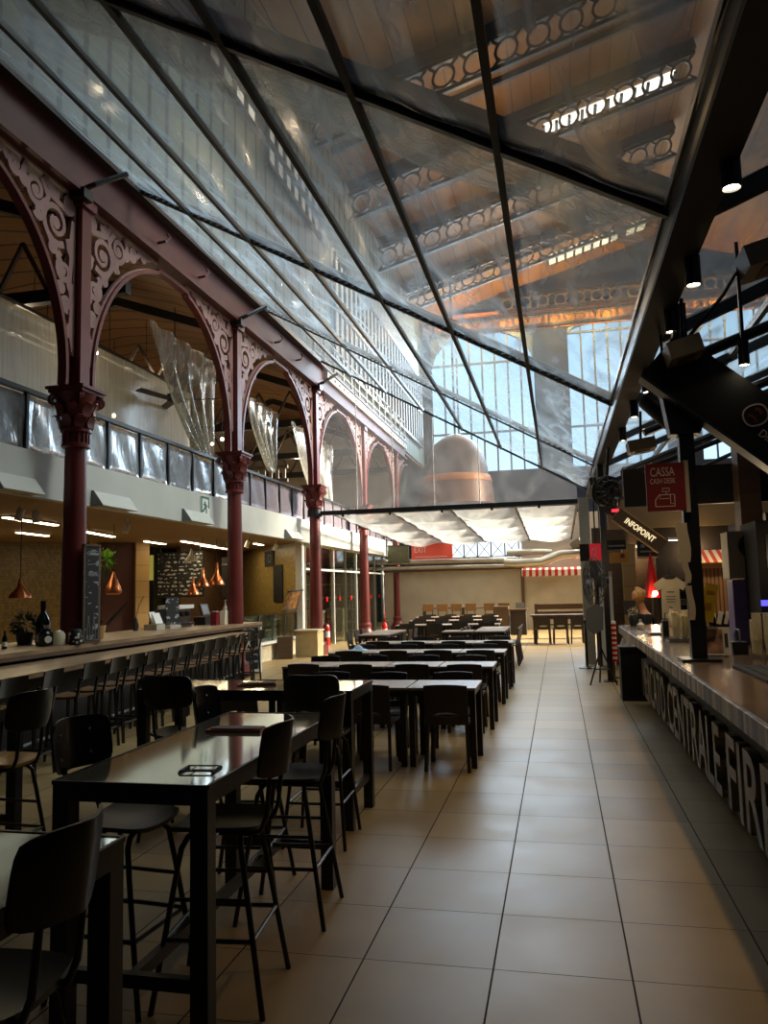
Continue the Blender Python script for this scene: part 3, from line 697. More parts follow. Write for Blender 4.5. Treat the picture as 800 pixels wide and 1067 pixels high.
part(t, 'edge_rail', B().bar((CXL, YB[0], cz(CXL) - .03), (CXL, 20.2, cz(CXL) - .03), .14, .12), M['black'], world=True)
for j, y in enumerate(YB[1:4]):
    part(t, 'cross_bar', B().tube([(x, y, cz(x) + .09) for x in XB], .07 if j == 1 else (.05 if j else .06)), M['tubeg'] if j else M['black'], world=True)
    part(t, 'cross_strip', B().bar((CXL, y, cz(CXL) - .01), (CXR, y, cz(CXR) - .01), .05, .03), M['black'], world=True)
    if not j: continue
    lc = B()
    for k in range(70):
        x = CXL + (CXR - CXL) * (k + .5) / 70
        lc.box((x, y - .05, cz(x) + .02), (.06, .015, .015))
    part(t, 'stitch', lc, M['white'], world=True)
# folded sheet lying along the first cross bar
def roll(a, c):
    x = CXL + (CXR - CXL) * a
    g = c * 1.0
    return (x, 5.2 + g * .85, cz(x) + .10 + .06 * sin(PI * g) + .02 * sin(40 * a + 6 * g))
part(t, 'folded_sheet', B().slab(roll, 40, 6, (0, 0, .02)), M['curtain'], 180, world=True)
part(t, 'cross_beam', B().bar((CXL, 5.35, cz(CXL) + .22), (CXR, 5.35, cz(CXR) + .22), .12, .22), M['black'], world=True)
part(t, 'end_bar', B().bar((CXL, 20.2, cz(CXL)), (CXR, 20.2, cz(CXR)), .05, .05), M['greyst'], world=True)
# gable film and the tie bar under it
t = thing('gable_screen', 'upright clear film filling the gable between canopy end and black tie bar', 'screen', (CXL, 20.24, 3.8))
part(t, 'film_sheet', B().grid(lambda a, c: (CXL + .1 + a * (CXR - CXL - .4), 20.24 + .02 * sin(14 * a), 3.86 + c * (cz(CXL + .1 + a * (CXR - CXL - .4)) - 3.9)), 40, 6), M['pvcv'], 180, world=True)
for x in (-5.2, -4.2, -3.1, -1.9): part(t, 'cord', B().tube([(x, 20.22, 3.85), (x, 20.22, cz(x))], .012), M['white'], world=True)
t = thing('tie_bar', 'black tie bar spanning from third iron column to the canopy beam', 'bar', (XC + .15, 20.2, 3.74))
part(t, 'tube', B().bar((XC + .15, 20.2, 3.79), (.72, 20.2, 3.80), .1, .12), M['black'], world=True)
part(t, 'clamp', B().lathe([(.2, 3.7), (.2, 3.88), (.17, 3.88)], 18, (XC, 20.2, 0)), M['black'], world=True)
for x in (-5.6, -4.3, -2.9, -1.6, -.4): part(t, 'cleat', B().box((x, 20.2, 3.71), (.06, .06, .08)), M['black'], world=True)

# main beam over the counter
t = thing('canopy_beam', 'heavy dark steel beam running over the counter, carrying the spotlights', 'beam', (.9, 0, 3.86))
part(t, 'beam_body', B().bb((.80, -.5, 3.90), (.98, 20.3, 4.12)), M['black'], world=True)
part(t, 'side_channel', B().bb((.78, -.5, 4.12), (1.02, 20.3, 4.18)), M['black'], world=True)
part(t, 'lower_flange', B().bb((.78, -.5, 3.86), (1.0, 20.3, 3.905)), M['blackm'], world=True)
# canopy on the other side of the beam
def cz2(x): return 4.14 + .40 * (x - 1.0)
t = thing('side_canopy', 'second clear-film canopy rising away from the beam over the kiosks', 'canopy', (1.05, 6, 4.2))
XR = [1.05, 2.3, 3.6, 5.0, 6.6]
YR = [-.25, 2.4, 5.15, 7.9, 10.66, 13.4, 16.12, 20.2]
for j in range(7):
    for i in range(4):
        ph = rnd.random() * 6
        def sheet(a, c, i=i, j=j, ph=ph):
            x = XR[i] + .03 + a * (XR[i + 1] - XR[i] - .06); y = YR[j] + .04 + c * (YR[j + 1] - YR[j] - .08)
            return (x, y, cz2(x) - .06 * sin(PI * a) * sin(PI * c) + .012 * sin(8 * c + 5 * a + ph))
        part(t, 'film_sheet', B().grid(sheet, 8, 10), M['pvc3'], 180, world=True)
for y in YR[1:]: part(t, 'cross_bar', B().bar((1.0, y, cz2(1.0) - .05), (6.7, y, cz2(6.7) - .05), .10, .12), M['black'], world=True)
for x in XR[1:]: part(t, 'rafter', B().bar((x, -.3, cz2(x) - .04), (x, 20.2, cz2(x) - .04), .06, .08), M['greyst'], world=True)
for y in (6.4, 9.4, 12.6): part(t, 'brace', B().tube([(1.05, y, 3.45), (2.9, y + .2, 4.05 + .1)], .045), M['black'], world=True)
for y in (6.3, 9.3, 12.4): part(t, 'brace', B().tube([(1.0, y, 3.0), (1.9, y - .1, 3.30), (3.6, y - .1, 4.0)], .03), M['black'], world=True)

# low flat canopy beyond the tie bar
def lz(x, y): return 3.76 - .03 * (y - 20)
t = thing('low_film_roof', 'low flat roof of sagging milky film beyond the tie bar', 'canopy', (-6, 21, 3.5))
XL = [-5.9, -4.3, -2.7, -1.0, .55]; YL = [20.5, 23, 25.6, 28.2, 30.6]
for j in range(4):
    for i in range(4):
        ph = rnd.random() * 6
        def sheet(a, c, i=i, j=j, ph=ph):
            x = XL[i] + .02 + a * (XL[i + 1] - XL[i] - .04); y = YL[j] + .02 + c * (YL[j + 1] - YL[j] - .04)
            return (x, y, lz(x, y) - .16 * sin(PI * a) * sin(PI * c) ** .7 - .03 * sin(7 * a + 9 * c + ph) * sin(PI * c))
        part(t, 'film_sheet', B().grid(sheet, 10, 12), M['pvc2'], 180, world=True)
for x in XL: part(t, 'rafter', B().bar((x, 20.3, lz(x, 20.3) + .03), (x, 30.7, lz(x, 30.7) + .03), .06, .08), M['black'] if x < -5 or x > 0 else M['greyst'], world=True)
for y in YL[1:]: part(t, 'cross_bar', B().bar((-6, y, lz(0, y) + .04), (.6, y, lz(0, y) + .04), .05, .06), M['greyst'], world=True)
# ------------------------------------------------------------------ gallery front
t = thing('balustrade', 'gallery balustrade of clear and grey panels above the pale fascia', 'railing', (-6.9, 10, 3.67))
py = 6.1; k = 0
while py < 33:
    w = .98
    pm = M['panel'] if py < 15 else M['mesh']
    part(t, 'panel', B().slab(lambda a, c: (-6.92 + .012 * sin(5 * c + 9 * a + py), py + .04 + a * (w - .08), 3.70 + c * .74), 8, 8, (-.012, 0, 0)), pm, 180, world=True)
    part(t, 'post', B().bb((-6.95, py - .025, 3.62), (-6.89, py + .025, 4.52)), M['black'], world=True)
    py += w; k += 1
part(t, 'top_rail', B().bb((-6.96, 4, 4.47), (-6.87, 33, 4.53)), M['black'], world=True)
wl = ['first wedge lamp casing on the fascia, before the chalkboard column', 'wedge lamp casing on the fascia just past the chalkboard column', 'wedge lamp casing on the fascia under the green exit pictogram', 'wedge lamp casing on the fascia before the third iron column']
for k, (y0, y1) in enumerate(((8.25, 9.05), (10.4, 11.4), (13.3, 14.3), (18.9, 19.9))):
    t = thing('wedge_lamp', wl[k], 'wall lamp', (-6.8, y0, 3.1), 0, 'wedge lamps on the fascia')
    part(t, 'casing', B().prism([(0, 3.06), (.20, 3.06), (.04, 3.28), (0, 3.28)], lambda a, b: (-6.8 + a, y0, b), lambda a, b: (-6.8 + a, y1, b)), M['fascia'], world=True)
    part(t, 'end_cap', B().prism([(0, 3.05), (.21, 3.05), (.04, 3.29), (0, 3.29)], lambda a, b: (-6.8 + a, y0 - .015, b), lambda a, b: (-6.8 + a, y0, b)), M['greyp'], world=True)
t = thing('exit_pictogram', 'small green and white running-man exit sign on the fascia', 'sign', (-6.79, 14.2, 3.45))
part(t, 'plate', B().bb((-6.8, 14.05, 3.22), (-6.785, 14.45, 3.62)), M['white'], world=True)
gb = B(); fn = lambda a, c, h: (-6.782 + h, a, c)
gb.ribbon([(14.08, 3.24), (14.08, 3.6), (14.4, 3.6), (14.4, 3.4)], .05, fn, .006)
gb.ribbon([(14.22, 3.52), (14.25, 3.42), (14.3, 3.34), (14.28, 3.25)], .04, fn, .006).ribbon([(14.25, 3.42), (14.18, 3.34), (14.12, 3.32)], .04, fn, .006).ribbon([(14.17, 3.45), (14.25, 3.47), (14.33, 3.42)], .03, fn, .006)
part(t, 'pictogram', gb, mat('exit_green', rgb(30, 96, 70), .5), world=True)

# upstairs: film curtains, fan, tubes, beams
def curtain(name, label, x, y0, y1, z0, z1, amp, tie=None):
    def f(a, c):
        y = y0 + (y1 - y0) * a; z = z0 + (z1 - z0) * c
        if tie is not None:
            k = 1 - .82 * (1 - c) ** 1.5
            y = tie + (y - tie) * k
        return (x + amp * sin(26 * a + 2 * sin(3 * c)) * (1.2 - c * .6), y, z)
    return solo(name, B().slab(f, 60, 14, (-.004, 0, 0)), M['curtain'], label, 'curtain', 'film curtains on the gallery', (x, (y0 + y1) / 2, z0), 180)
curtain('film_curtain', 'gathered clear curtain hanging upstairs in the second arch, drawn toward the second column', -7.35, 13.0, 15.9, 4.6, 6.9, .08, 15.6)
o = curtain('film_curtain', 'very wide hazy curtain closing the gallery behind the first and second columns', -8.3, 6.5, 16.6, 3.75, 6.4, .05)
o.data.materials[0] = M['curtain2']
solo('curtain_rail', B().tube([(-8.3, 6.4, 6.43), (-8.3, 16.8, 6.43)], .03), M['black'], 'thin black rail carrying the very wide hazy gallery curtain', 'rail', None, (-8.3, 11, 6.43))
curtain('film_curtain', 'clear curtain pulled back upstairs just past the third column', -7.35, 17.6, 19.9, 4.9, 6.6, .06, 19.6)
curtain('film_curtain', 'loose clear curtain upstairs beyond the fourth column', -7.35, 21.0, 25.2, 4.0, 6.6, .09, 24.8)
t = thing('ceiling_fan', 'black three-blade ceiling fan hanging upstairs in the second arch', 'fan', (-7.8, 14.9, 5.85))
part(t, 'motor', B().lathe([(.05, .12), (.16, .08), (.18, 0), (.14, -.08), (.04, -.12)], 16), M['black'], 40)
part(t, 'rod', B().tube([(0, 0, .1), (0, 0, .6)], .02).lathe([(.02, .55), (.09, .6), (.09, .75), (.02, .78)], 12).tube([(0, 0, .75), (0, 0, 2.0)], .012), M['black'])
for k in range(3):
    g = .25 + k * 2 * PI / 3
    part(t, 'blade', B().box((.6 * cos(g), .6 * sin(g), -.03), (.85, .16, .02), Matrix.Rotation(g, 3, 'Z') @ Matrix.Rotation(.2, 3, 'X')), M['black'])
for k, (p, q) in enumerate((((-9.4, 10.9, 6.45), (-9.3, 13.0, 6.45)), ((-9.6, 15.0, 7.0), (-9.6, 17.2, 7.0)), ((-10.5, 13.6, 7.2), (-10.5, 15.4, 7.2)))):
    t = thing('strip_lamp', ('slim strip lamp hanging upstairs in the first arch', 'slim strip lamp upstairs under the roof boards of the second arch', 'slim strip lamp upstairs, seen through the first column bracket')[k], 'lamp', p, 0, 'strip lamps upstairs')
    part(t, 'tray', B().bar(p, q, .14, .07), M['black'], world=True)
    part(t, 'tube', B().bar(Vector(p) - Vector((0, 0, .045)), Vector(q) - Vector((0, 0, .045)), .05, .02), emit('dim_tube', (1, .9, .72, 1), .7), world=True)
    part(t, 'hanger', B().tube([Vector(p) + Vector((0, .3, .03)), Vector(p) + Vector((0, .3, 1.4))], .008).tube([Vector(q) + Vector((0, -.3, .03)), Vector(q) + Vector((0, -.3, 1.4))], .008), M['black'], world=True)
bl = ['dark tie beam upstairs behind the first iron column', 'dark tie beam upstairs behind the second arch', 'dark tie beam upstairs behind the third arch', 'dark tie beam upstairs behind the fourth arch', 'dark tie beam upstairs beyond the last arch']
for k, y in enumerate((11.2, 16.7, 22, 27.4, 32)):
    t = thing('roof_truss', bl[k], 'beam', (-7, y, 6.9), 0, 'tie beams upstairs')
    part(t, 'tie', B().bar((-6.7, y, 6.75), (-14.2, y, 6.75), .16, .22), M['iron'], world=True)
    part(t, 'rafter', B().bar((-6.7, y, 7.6), (-10.3, y, 8.9), .14, .2), M['iron'], world=True)
    part(t, 'rafter', B().bar((-14.2, y, 7.4), (-10.3, y, 8.9), .14, .2), M['iron'], world=True)
    w = B()
    for i in range(7):
        x = -7.2 - i * 1.0
        w.bar((x, y, 6.85), (x - .5, y, 7.75), .06, .06); w.bar((x - .5, y, 7.75), (x - 1, y, 6.85), .06, .06)
    part(t, 'lattice_web', w, M['ironl'], world=True)
for k, (x, y, z) in enumerate(((-8.2, 12.6, 6.2), (-8.8, 14.2, 5.4), (-9.6, 20.6, 6.0), (-8.2, 18.2, 5.6))):
    t = thing('bare_bulb', ('small lit bulb hanging upstairs in the first arch', 'small lit bulb hanging low upstairs by the first column capital', 'small lit bulb hanging upstairs in the third arch', 'small lit bulb hanging upstairs by the second column')[k], 'lamp', (x, y, z), 0, 'bulbs upstairs')
    part(t, 'bulb', B().sphere((0, 0, 0), .045), M['lamp'], 180)
    part(t, 'cord', B().tube([(0, 0, .04), (0, 0, 1.6)], .008), M['black'])
t = thing('picture_rail_sign', 'pale slatted louvre box upstairs behind the third arch', 'box', (-9, 21, 5.2))
part(t, 'frame', B().bb((-10.6, 21.4, 4.9), (-7.6, 21.5, 5.0)).bb((-10.6, 21.4, 5.3), (-7.6, 21.5, 5.4)), M['tubeg'], world=True)
lv = B()
for i in range(14): lv.bb((-10.5 + i * .21, 21.42, 5.0), (-10.4 + i * .21, 21.48, 5.3))
part(t, 'louvre_slats', lv, M['cream'], world=True)

# ------------------------------------------------------------------ ground floor under the gallery
def vwall(name, p, q, z0, z1, m, th=.12):
    return struct(name, B().bar((p[0], p[1], (z0 + z1) / 2), (q[0], q[1], (z0 + z1) / 2), th, z1 - z0), m)
vwall('wall_mosaic', (-17.5, 13.4), (-11.85, 18.3), 0, 3.1, M['mosaic'])
vwall('wall_stair', (-11.75, 18.4), (-11.1, 19.0), 0, 3.1, M['stair'])
vwall('wall_menu', (-11.9, 19.3), (-11.9, 24.8), 0, 3.1, M['greenw'])
vwall('wall_menu_end', (-11.9, 24.7), (-10.8, 25.5), 0, 3.1, M['greenw'])
vwall('wall_mustard', (-10.85, 25.5), (-7.15, 21.05), 0, 3.1, M['mosaic2'])
struct('trim_3', B().bb((-7.2, 20.86, 0), (-7.0, 21.06, 3.1)), M['white'])
for k, (p, w) in enumerate((((-11.85, 18.2), .2), ((-10.98, 19.1), .36))):
    struct('trim_%d' % (4 + k), B().box((p[0], p[1], 1.55), (w, w, 3.1), Matrix.Rotation(.8, 3, 'Z')), M['lwood'])
# stair door with handrail
d = struct('door_1', B().bar((-11.7, 18.38, 1.3), (-11.2, 18.84, 1.3), .04, 2.6), M['stair'])
link('door_handle', B().bar((-11.65, 18.38, .8), (-11.2, 18.80, 1.5), .03, .05).mesh('handrail', M['black']), d)
# ceiling lamps (slim lit slots)
def ray_lamp(k, p, q, label):
    t = thing('ceiling_strip_lamp', label, 'lamp', (p[0], p[1], 3.08), 0, 'slim ceiling lamps over the kitchens')
    part(t, 'housing', B().bar((p[0], p[1], 3.085), (q[0], q[1], 3.085), .16, .03), M['tanc'], world=True)
    part(t, 'diffuser', B().bar((p[0], p[1], 3.062), (q[0], q[1], 3.062), .11, .02), M['lamp2'], world=True)
for k, (p, q, l) in enumerate((((-9.09, 11.4), (-9.29, 13.06), 'longest lit ceiling strip, over the bottles on the bar'), ((-11.6, 13.1), (-11.9, 14.6), 'lit ceiling strip deep over the mosaic wall, beside the copper lamp cord'), ((-11.0, 14.2), (-11.1, 15.3), 'lit ceiling strip over the mosaic wall, before the first column'),
                               ((-9.76, 14.75), (-10.07, 16.28), 'lit ceiling strip over the stair door'), ((-10.27, 18.1), (-10.45, 19.4), 'short lit ceiling strip by the black wall panel'), ((-9.5, 18.6), (-9.8, 21.2), 'lit ceiling strip over the menu board'), ((-9.9, 20.6), (-10.1, 23.4), 'lit ceiling strip behind the white lamp shade'), ((-8.3, 20.6), (-8.4, 21.4), 'small lit ceiling strip near the second column'))):
    ray_lamp(k, p, q, l)
# twin ceiling spots
def spot(t, c, aim, r=.05, L=.16, mt=None, lit=True):
    c = Vector(c); a = Vector(aim).normalized()
    R = Vector((0, 0, 1)).rotation_difference(a).to_matrix()
    cn = part(t, 'can', B().lathe([(r * .9, 0), (r, .01), (r, L), (r * .88, L), (r * .88, L - .02)], 16, c, R), mt or M['white'], 40, world=True)
    if lit: part(cn, 'lens', B().lathe([(r * .8, 0), (r * .8, .012), (.005, .014)], 14, c + a * (L - .022), R), M['lamp'], world=True)
    part(t, 'stem', B().tube([c, c - Vector((0, 0, 1)) * .12], .012) if a.z > 0 else B().tube([c + a * .03, c + a * .03 + Vector((0, 0, .14))], .012), mt or M['white'], world=True)
sl = ['lit white spot under the fascia by the wedge lamp at the picture edge', 'unlit white spot paired beside the lit one near the picture edge', 'white spot at the kitchen ceiling over the stair door', 'white spot at the kitchen ceiling over the glass display case', 'second white spot at the kitchen ceiling over the glass display case', 'third white spot at the kitchen ceiling by the white post']
for k, (c, a, lit) in enumerate((((-7.5, 9.75, 2.98), (-.25, -.15, -1), True), ((-7.45, 9.98, 2.98), (.1, 0, -1), False), ((-7.5, 12.6, 2.98), (-.1, -.4, -1), False), ((-7.5, 17.1, 2.98), (-.4, -.1, -1), False), ((-7.5, 18.2, 2.98), (-.4, -.1, -1), False), ((-7.4, 19.9, 2.98), (-.4, -.1, -1), False))):
    t = thing('ceiling_spot', sl[k], 'spotlight', c, 0, 'white spots under the gallery')
    spot(t, c, a, .055, .18, M['white'], lit)
# pendants
def pendant(label, x, y, z, prof, m, zc=3.08):
    t = thing('pendant_lamp', label, 'pendant lamp', (x, y, z), 0, 'pendant lamps in the kitchens')
    sh = part(t, 'shade', B().lathe(prof, 20), m, 40)
    part(t, 'cord', B().tube([(0, 0, prof[-1][1]), (0, 0, zc - z)], .008), M['black'])
    part(sh, 'bulb', B().sphere((0, 0, .05), .03), M['lampn'], 180)
    return t
cone = [(.16, 0), (.165, .02), (.12, .12), (.05, .24), (.035, .3), (.03, .46), (.01, .48)]
drop = [(.10, 0), (.15, .03), (.155, .08), (.11, .2), (.05, .33), (.02, .42), (.01, .44)]
flat = [(.17, 0), (.16, .05), (.05, .17), (.03, .28), (.015, .32)]
pendant('dull copper pendant hanging before the mosaic wall, over the bottles', -8.3, 10.8, 1.70, flat, M['copper'])
pendant('shiny copper drop pendant hanging before the stair door', -8.3, 13.45, 1.72, drop, M['copper'])
pendant('copper cone pendant beside the menu board, nearer the board', -8.45, 17.6, 1.86, cone, M['copper'])
pendant('largest copper cone pendant, before the second iron column', -8.45, 18.4, 1.9, [(r * 1.25, z * 1.2) for r, z in cone], M['copper'])
pendant('copper cone pendant hanging lowest, behind the other two cones', -9.2, 18.6, 1.66, cone, M['copper'])
pendant('small white pendant hanging high beside the menu board', -9.3, 18.7, 2.55, flat, M['white'])
t = thing('hanging_planter', 'pale bowl planter on cords with a bright green trailing plant before the stair door', 'plant pot', (-9.0, 13.7, 2.0))
part(t, 'bowl', B().lathe([(.04, 0), (.12, .04), (.15, .13), (.145, .22), (.13, .22), (.12, .16), (.01, .15)], 18), M['lwood'], 40)
cd = B()
for g in (0, 2.1, 4.2): cd.tube([(.14 * cos(g), .14 * sin(g), .2), (0, 0, .75), (0, 0, 1.08)], .006)
part(t, 'cords', cd, M['black'])
def foliage(b, c, r, n, seed, lw=.05):
    q = random.Random(seed)
    for i in range(n):
        d = Vector((q.gauss(0, 1), q.gauss(0, 1), q.gauss(.25, .8))).normalized()
        p = Vector(c) + d * r * q.uniform(.5, 1)
        u = d.cross(Vector((q.random(), q.random(), q.random()))).normalized(); v = d.cross(u)
        L = lw * q.uniform(.7, 1.5)
        b.add([p - u * L * .4, p + d * L * .9 + v * L * .3, p + u * L * .4, p - d * L * .4], [(0, 1, 2, 3)])
    return b
t = thing('wall_plant', 'bright green bushy plant on the wooden wall post behind the first column', 'plant', (-10.35, 16.3, 2.3))
part(t, 'foliage', foliage(B(), (-10.35, 16.3, 2.5), .3, 160, 5, .1), M['leaf'], world=True)
part(t, 'pot', B().lathe([(.08, 2.05), (.13, 2.28), (.12, 2.28), (.1, 2.2), (.01, 2.2)], 14, (-10.35, 16.3, 0)), M['greyst'], 40, world=True)
part(t, 'bracket', B().bar((-10.35, 16.3, 2.08), (-10.7, 16.75, 2.0), .04, .04).tube([(-10.35, 16.3, 2.05), (-10.35, 16.3, 2.06)], .05), M['black'], world=True)
def extinguisher(label, x, y, z, s=1.0, stand=True):
    t = thing('fire_extinguisher' if stand else 'wall_mounted_fire_extinguisher', label, 'fire extinguisher', (x, y, z), 0, 'fire extinguishers')
    part(t, 'cylinder', B().lathe([(.07 * s, 0), (.085 * s, .02 * s), (.085 * s, .42 * s), (.05 * s, .5 * s), (.025 * s, .53 * s)], 16), M['redext'], 40)
    part(t, 'valve', B().box((0, 0, .56 * s), (.05 * s, .05 * s, .06 * s)).box((.05 * s, 0, .61 * s), (.13 * s, .03 * s, .02 * s)), M['black'])
    part(t, 'hose', B().tube([(.02 * s, 0, .56 * s), (.11 * s, 0, .5 * s), (.105 * s, .01, .3 * s), (.1 * s, .02, .15 * s)], .013 * s), M['black'])
    part(t, 'label_band', B().lathe([(.0865 * s, .18 * s), (.0865 * s, .32 * s), (.08 * s, .32 * s)], 16), M['white'])
    if stand: part(t, 'floor_stand', B().box((0, 0, -.01 + .02), (.22, .22, .02)).box((0, .1, .5), (.03, .03, 1.0)), M['redext'])
extinguisher('red fire extinguisher hung on the wooden post behind the chalkboard', -10.35, 15.7, 1.35, 1.0, False)
extinguisher('red fire extinguisher on the floor just past the beige box', -7.15, 23.6, .0, 1.35)
extinguisher('smaller-looking red fire extinguisher farther off by the fourth iron column', -5.8, 25.9, .0, 1.15)

# menu wall
t = thing('menu_board', 'big black chalk menu board on the olive kitchen wall', 'menu board', (-10.85, 21, 2.2))
mb = B().bar((-10.98, 20.05, 2.24), (-9.62, 20.02, 2.24), .04, 1.2)
o = part(t, 'writing_panel', mb, M['menu'], world=True)
fr = B()
for z in (1.63, 2.85): fr.bar((-11.0, 20.04, z), (-9.6, 20.0, z), .06, .04)
for x in (-11.0, -10.35, -9.6): fr.bb((x - .02, 19.98, 1.63), (x + .02, 20.06, 2.85))
part(t, 'frame', fr, M['blackm'], world=True)
part(t, 'hanging_wire', B().tube([(-10.9, 20.03, 2.85), (-10.9, 20.03, 3.1)], .01).tube([(-9.7, 20.03, 2.85), (-9.7, 20.03, 3.1)], .01), M['black'], world=True)
t = thing('wall_panel', 'tall black panel with a small lit yellow screen beside the menu board', 'panel', (-11.3, 19.9, 0))
part(t, 'backing', B().bar((-11.6, 19.9, 1.52), (-11.02, 19.9, 1.52), .05, 3.04), M['blackm'], world=True)
part(t, 'screen', B().bar((-11.3, 19.86, 2.45), (-11.03, 19.86, 2.45), .03, .7), emit('dim_yellow_screen', (.5, .42, .08, 1), .5), world=True)
t = thing('black_wall_shelf', 'dark framed panel behind the copper cone lamps', 'panel', (-9.0, 20.4, 2.2))
part(t, 'backing', B().bar((-9.25, 20.5, 2.15), (-8.75, 20.4, 2.15), .04, 1.1), M['blackm'], world=True)
part(t, 'trim_line', B().bar((-9.25, 20.47, 2.5), (-8.75, 20.37, 2.5), .02, .03), M['greyp'], world=True)
part(t, 'hanging_wire', B().tube([(-9.0, 20.45, 2.7), (-9.0, 20.45, 3.1)], .01), M['black'], world=True)

# service counter and the long bar
t = thing('service_counter', 'raised kitchen counter behind the long bar carrying bottles and jars', 'counter', (-6.8, 10, 0))
part(t, 'worktop', B().bb((-7.55, 4.5, 1.03), (-6.14, 15.6, 1.08)), M['bar'], world=True)
part(t, 'body', B().bb((-7.45, 4.6, 0), (-6.68, 15.5, 1.03)), M['barside'], world=True)
part(t, 'front_rail', B().bb((-6.2, 4.5, .98), (-6.14, 15.6, 1.03)), M['brown'], world=True)
t = thing('long_bar', 'long oak bar counter lined with dark stools under the gallery', 'bar counter', (-5.6, 9.5, 0))
def bx(y): return -5.12 - .088 * (y - 5.6)
part(t, 'plank_top', B().prism([(bx(4.2), 4.2), (bx(14.2), 14.2), (-6.25, 14.2), (-6.25, 4.2)][::-1], lambda a, b: (a, b, .89), lambda a, b: (a, b, .94)), M['bar'], world=True)
part(t, 'front_panel', B().prism([(bx(4.2) - .32, 4.2), (bx(14.2) - .12, 14.1), (-6.24, 14.1), (-6.24, 4.2)][::-1], lambda a, b: (a, b, 0), lambda a, b: (a, b, .89)), M['barside'], world=True)
part(t, 'foot_rail', B().tube([(bx(4.3) - .12, 4.3, .22), (bx(14) - .02, 14.0, .22)], .022), M['steel'], world=True)

# bar stools (slim, slotted back, wooden seat)
def make_barstool():
    t = thing('bar_stool', 'x', 'bar stool')
    part(t, 'seat', B().slab(lambda a, c: (-.17 + .34 * a, -.17 + .34 * c, .66 + .015 * ((2 * a - 1) ** 2)), 6, 6, (0, 0, -.025)), M['oakd'], 60)
    for sx in (-1, 1):
        for sy in (-1, 1):
            part(t, 'leg', B().bar((sx * .15, sy * .15, .645), (sx * .19, sy * .18, 0), .028, .028), M['black'])
    part(t, 'stretcher', B().bar((-.18, -.17, .22), (.18, -.17, .22), .02, .02).bar((-.18, .17, .22), (.18, .17, .22), .02, .02).bar((.175, -.17, .22), (.175, .17, .22), .02, .02).bar((-.175, -.17, .22), (-.175, .17, .22), .02, .02), M['black'])
    b = B()
    for sy in (-1, 1): part(t, 'back_post', B().bar((.16, sy * .155, .62), (.21, sy * .155, .86), .025, .025), M['black'])
    s = B().slab(lambda a, c: (.205 + .03 * c - .03 * (1 - (2 * a - 1) ** 2) + .03, -.18 + .36 * a, .84 + .17 * c), 8, 3, (.014, 0, 0))
    bk = part(t, 'backrest', s, M['ply'], 60)
    sl = B()
    for k in (-1, 0, 1): sl.box((.226 if k else .212, k * .09, .925), (.012, .035, .10))
    part(bk, 'slot', sl, M['greyst'])
    return t
bs = make_barstool()
SPEC = {0: 'at the near end of the row', 1: 'second in the row', 2: 'third in the row'}
ordn = ['first', 'second', 'third', 'fourth', 'fifth', 'sixth', 'seventh', 'eighth', 'ninth', 'tenth', 'eleventh', 'twelfth', 'thirteenth', 'fourteenth', 'fifteenth', 'sixteenth', 'seventeenth', 'eighteenth']
ys = [5.5, 6.1, 6.7, 7.52, 8.03, 8.52, 9.05, 9.6, 10.05, 10.5, 11.0, 11.45, 11.95, 12.5, 13.1, 13.65]
for k, y in enumerate(ys):
    n = len(ys) - k
    lb = ('dark bar stool with wooden seat, last at the column end of the long bar' if n == 1 else 'dark bar stool with wooden seat at the long bar, %s from its column end' % ordn[n - 1])
    dup(bs, (bx(y) + .17, y, 0), .09 + random.uniform(-.12, .12), lb, 'stools along the long oak bar')
kill(bs)

# things on the service counter
ZC = 1.08
t = thing('wine_magnum', 'big black wine bottle with a white label on the service counter', 'bottle', (-6.75, 9.25, ZC))
part(t, 'glass_body', B().lathe([(.085, 0), (.095, .01), (.095, .30), (.06, .38), (.032, .42), (.03, .54), (.035, .545), (.035, .57), (.01, .575)], 20), M['bottle'], 40)
part(t, 'paper_label', B().grid(lambda a, c: (.0965 * cos(-1.6 + 1.9 * a), .0965 * sin(-1.6 + 1.9 * a), .06 + .2 * c), 10, 1, True), M['paper'])
part(t, 'foil', B().lathe([(.0365, .46), (.0365, .575), (.02, .58)], 16), M['blackm'])
def bottle(label, x, y, s, m):
    t = thing('dark_bottle', label, 'bottle', (x, y, ZC), 0, 'small bottles on the service counter')
    part(t, 'glass_body', B().lathe([(.035 * s, 0), (.04 * s, .01), (.04 * s, .16 * s), (.015 * s, .22 * s), (.014 * s, .28 * s), (.005, .285 * s)], 14), m, 40)
    part(t, 'paper_label', B().lathe([(.041 * s, .04 * s), (.041 * s, .11 * s), (.03 * s, .11 * s)], 14), M['paper'])
bottle('smaller dark bottle beside the big wine bottle', -6.6, 9.0, 1.3, M['bottle'])
bottle('short dark bottle at the picture-edge end of the counter', -6.7, 8.45, .8, M['bottle'])
t = thing('herb_pot', 'dark potted herb beside the big wine bottle', 'plant pot', (-7.0, 9.22, ZC))
part(t, 'pot', B().lathe([(.09, 0), (.12, .16), (.11, .16), (.1, .12), (.01, .12)], 16), M['barside'], 40)
part(t, 'foliage', foliage(B(), (0, 0, .28), .17, 200, 9, .05), M['herb'])
t = thing('clock_jar', 'squat dark jar with a round pale label before the wine bottle', 'jar', (-6.45, 8.9, ZC))
part(t, 'jar_body', B().lathe([(.08, 0), (.09, .02), (.09, .16), (.06, .19), (.06, .22), (.01, .225)], 16), M['bottle'], 40)
part(t, 'round_label', B().lathe([(.045, .0), (.045, .004), (.001, .005)], 16, (.075, -.055, .09), Vector((0, 0, 1)).rotation_difference(Vector((.8, -.6, 0))).to_matrix()), M['paper'])
t = thing('glass_jar', 'clear glass jar of white packets beside the column foot', 'jar', (-6.35, 9.02, ZC))
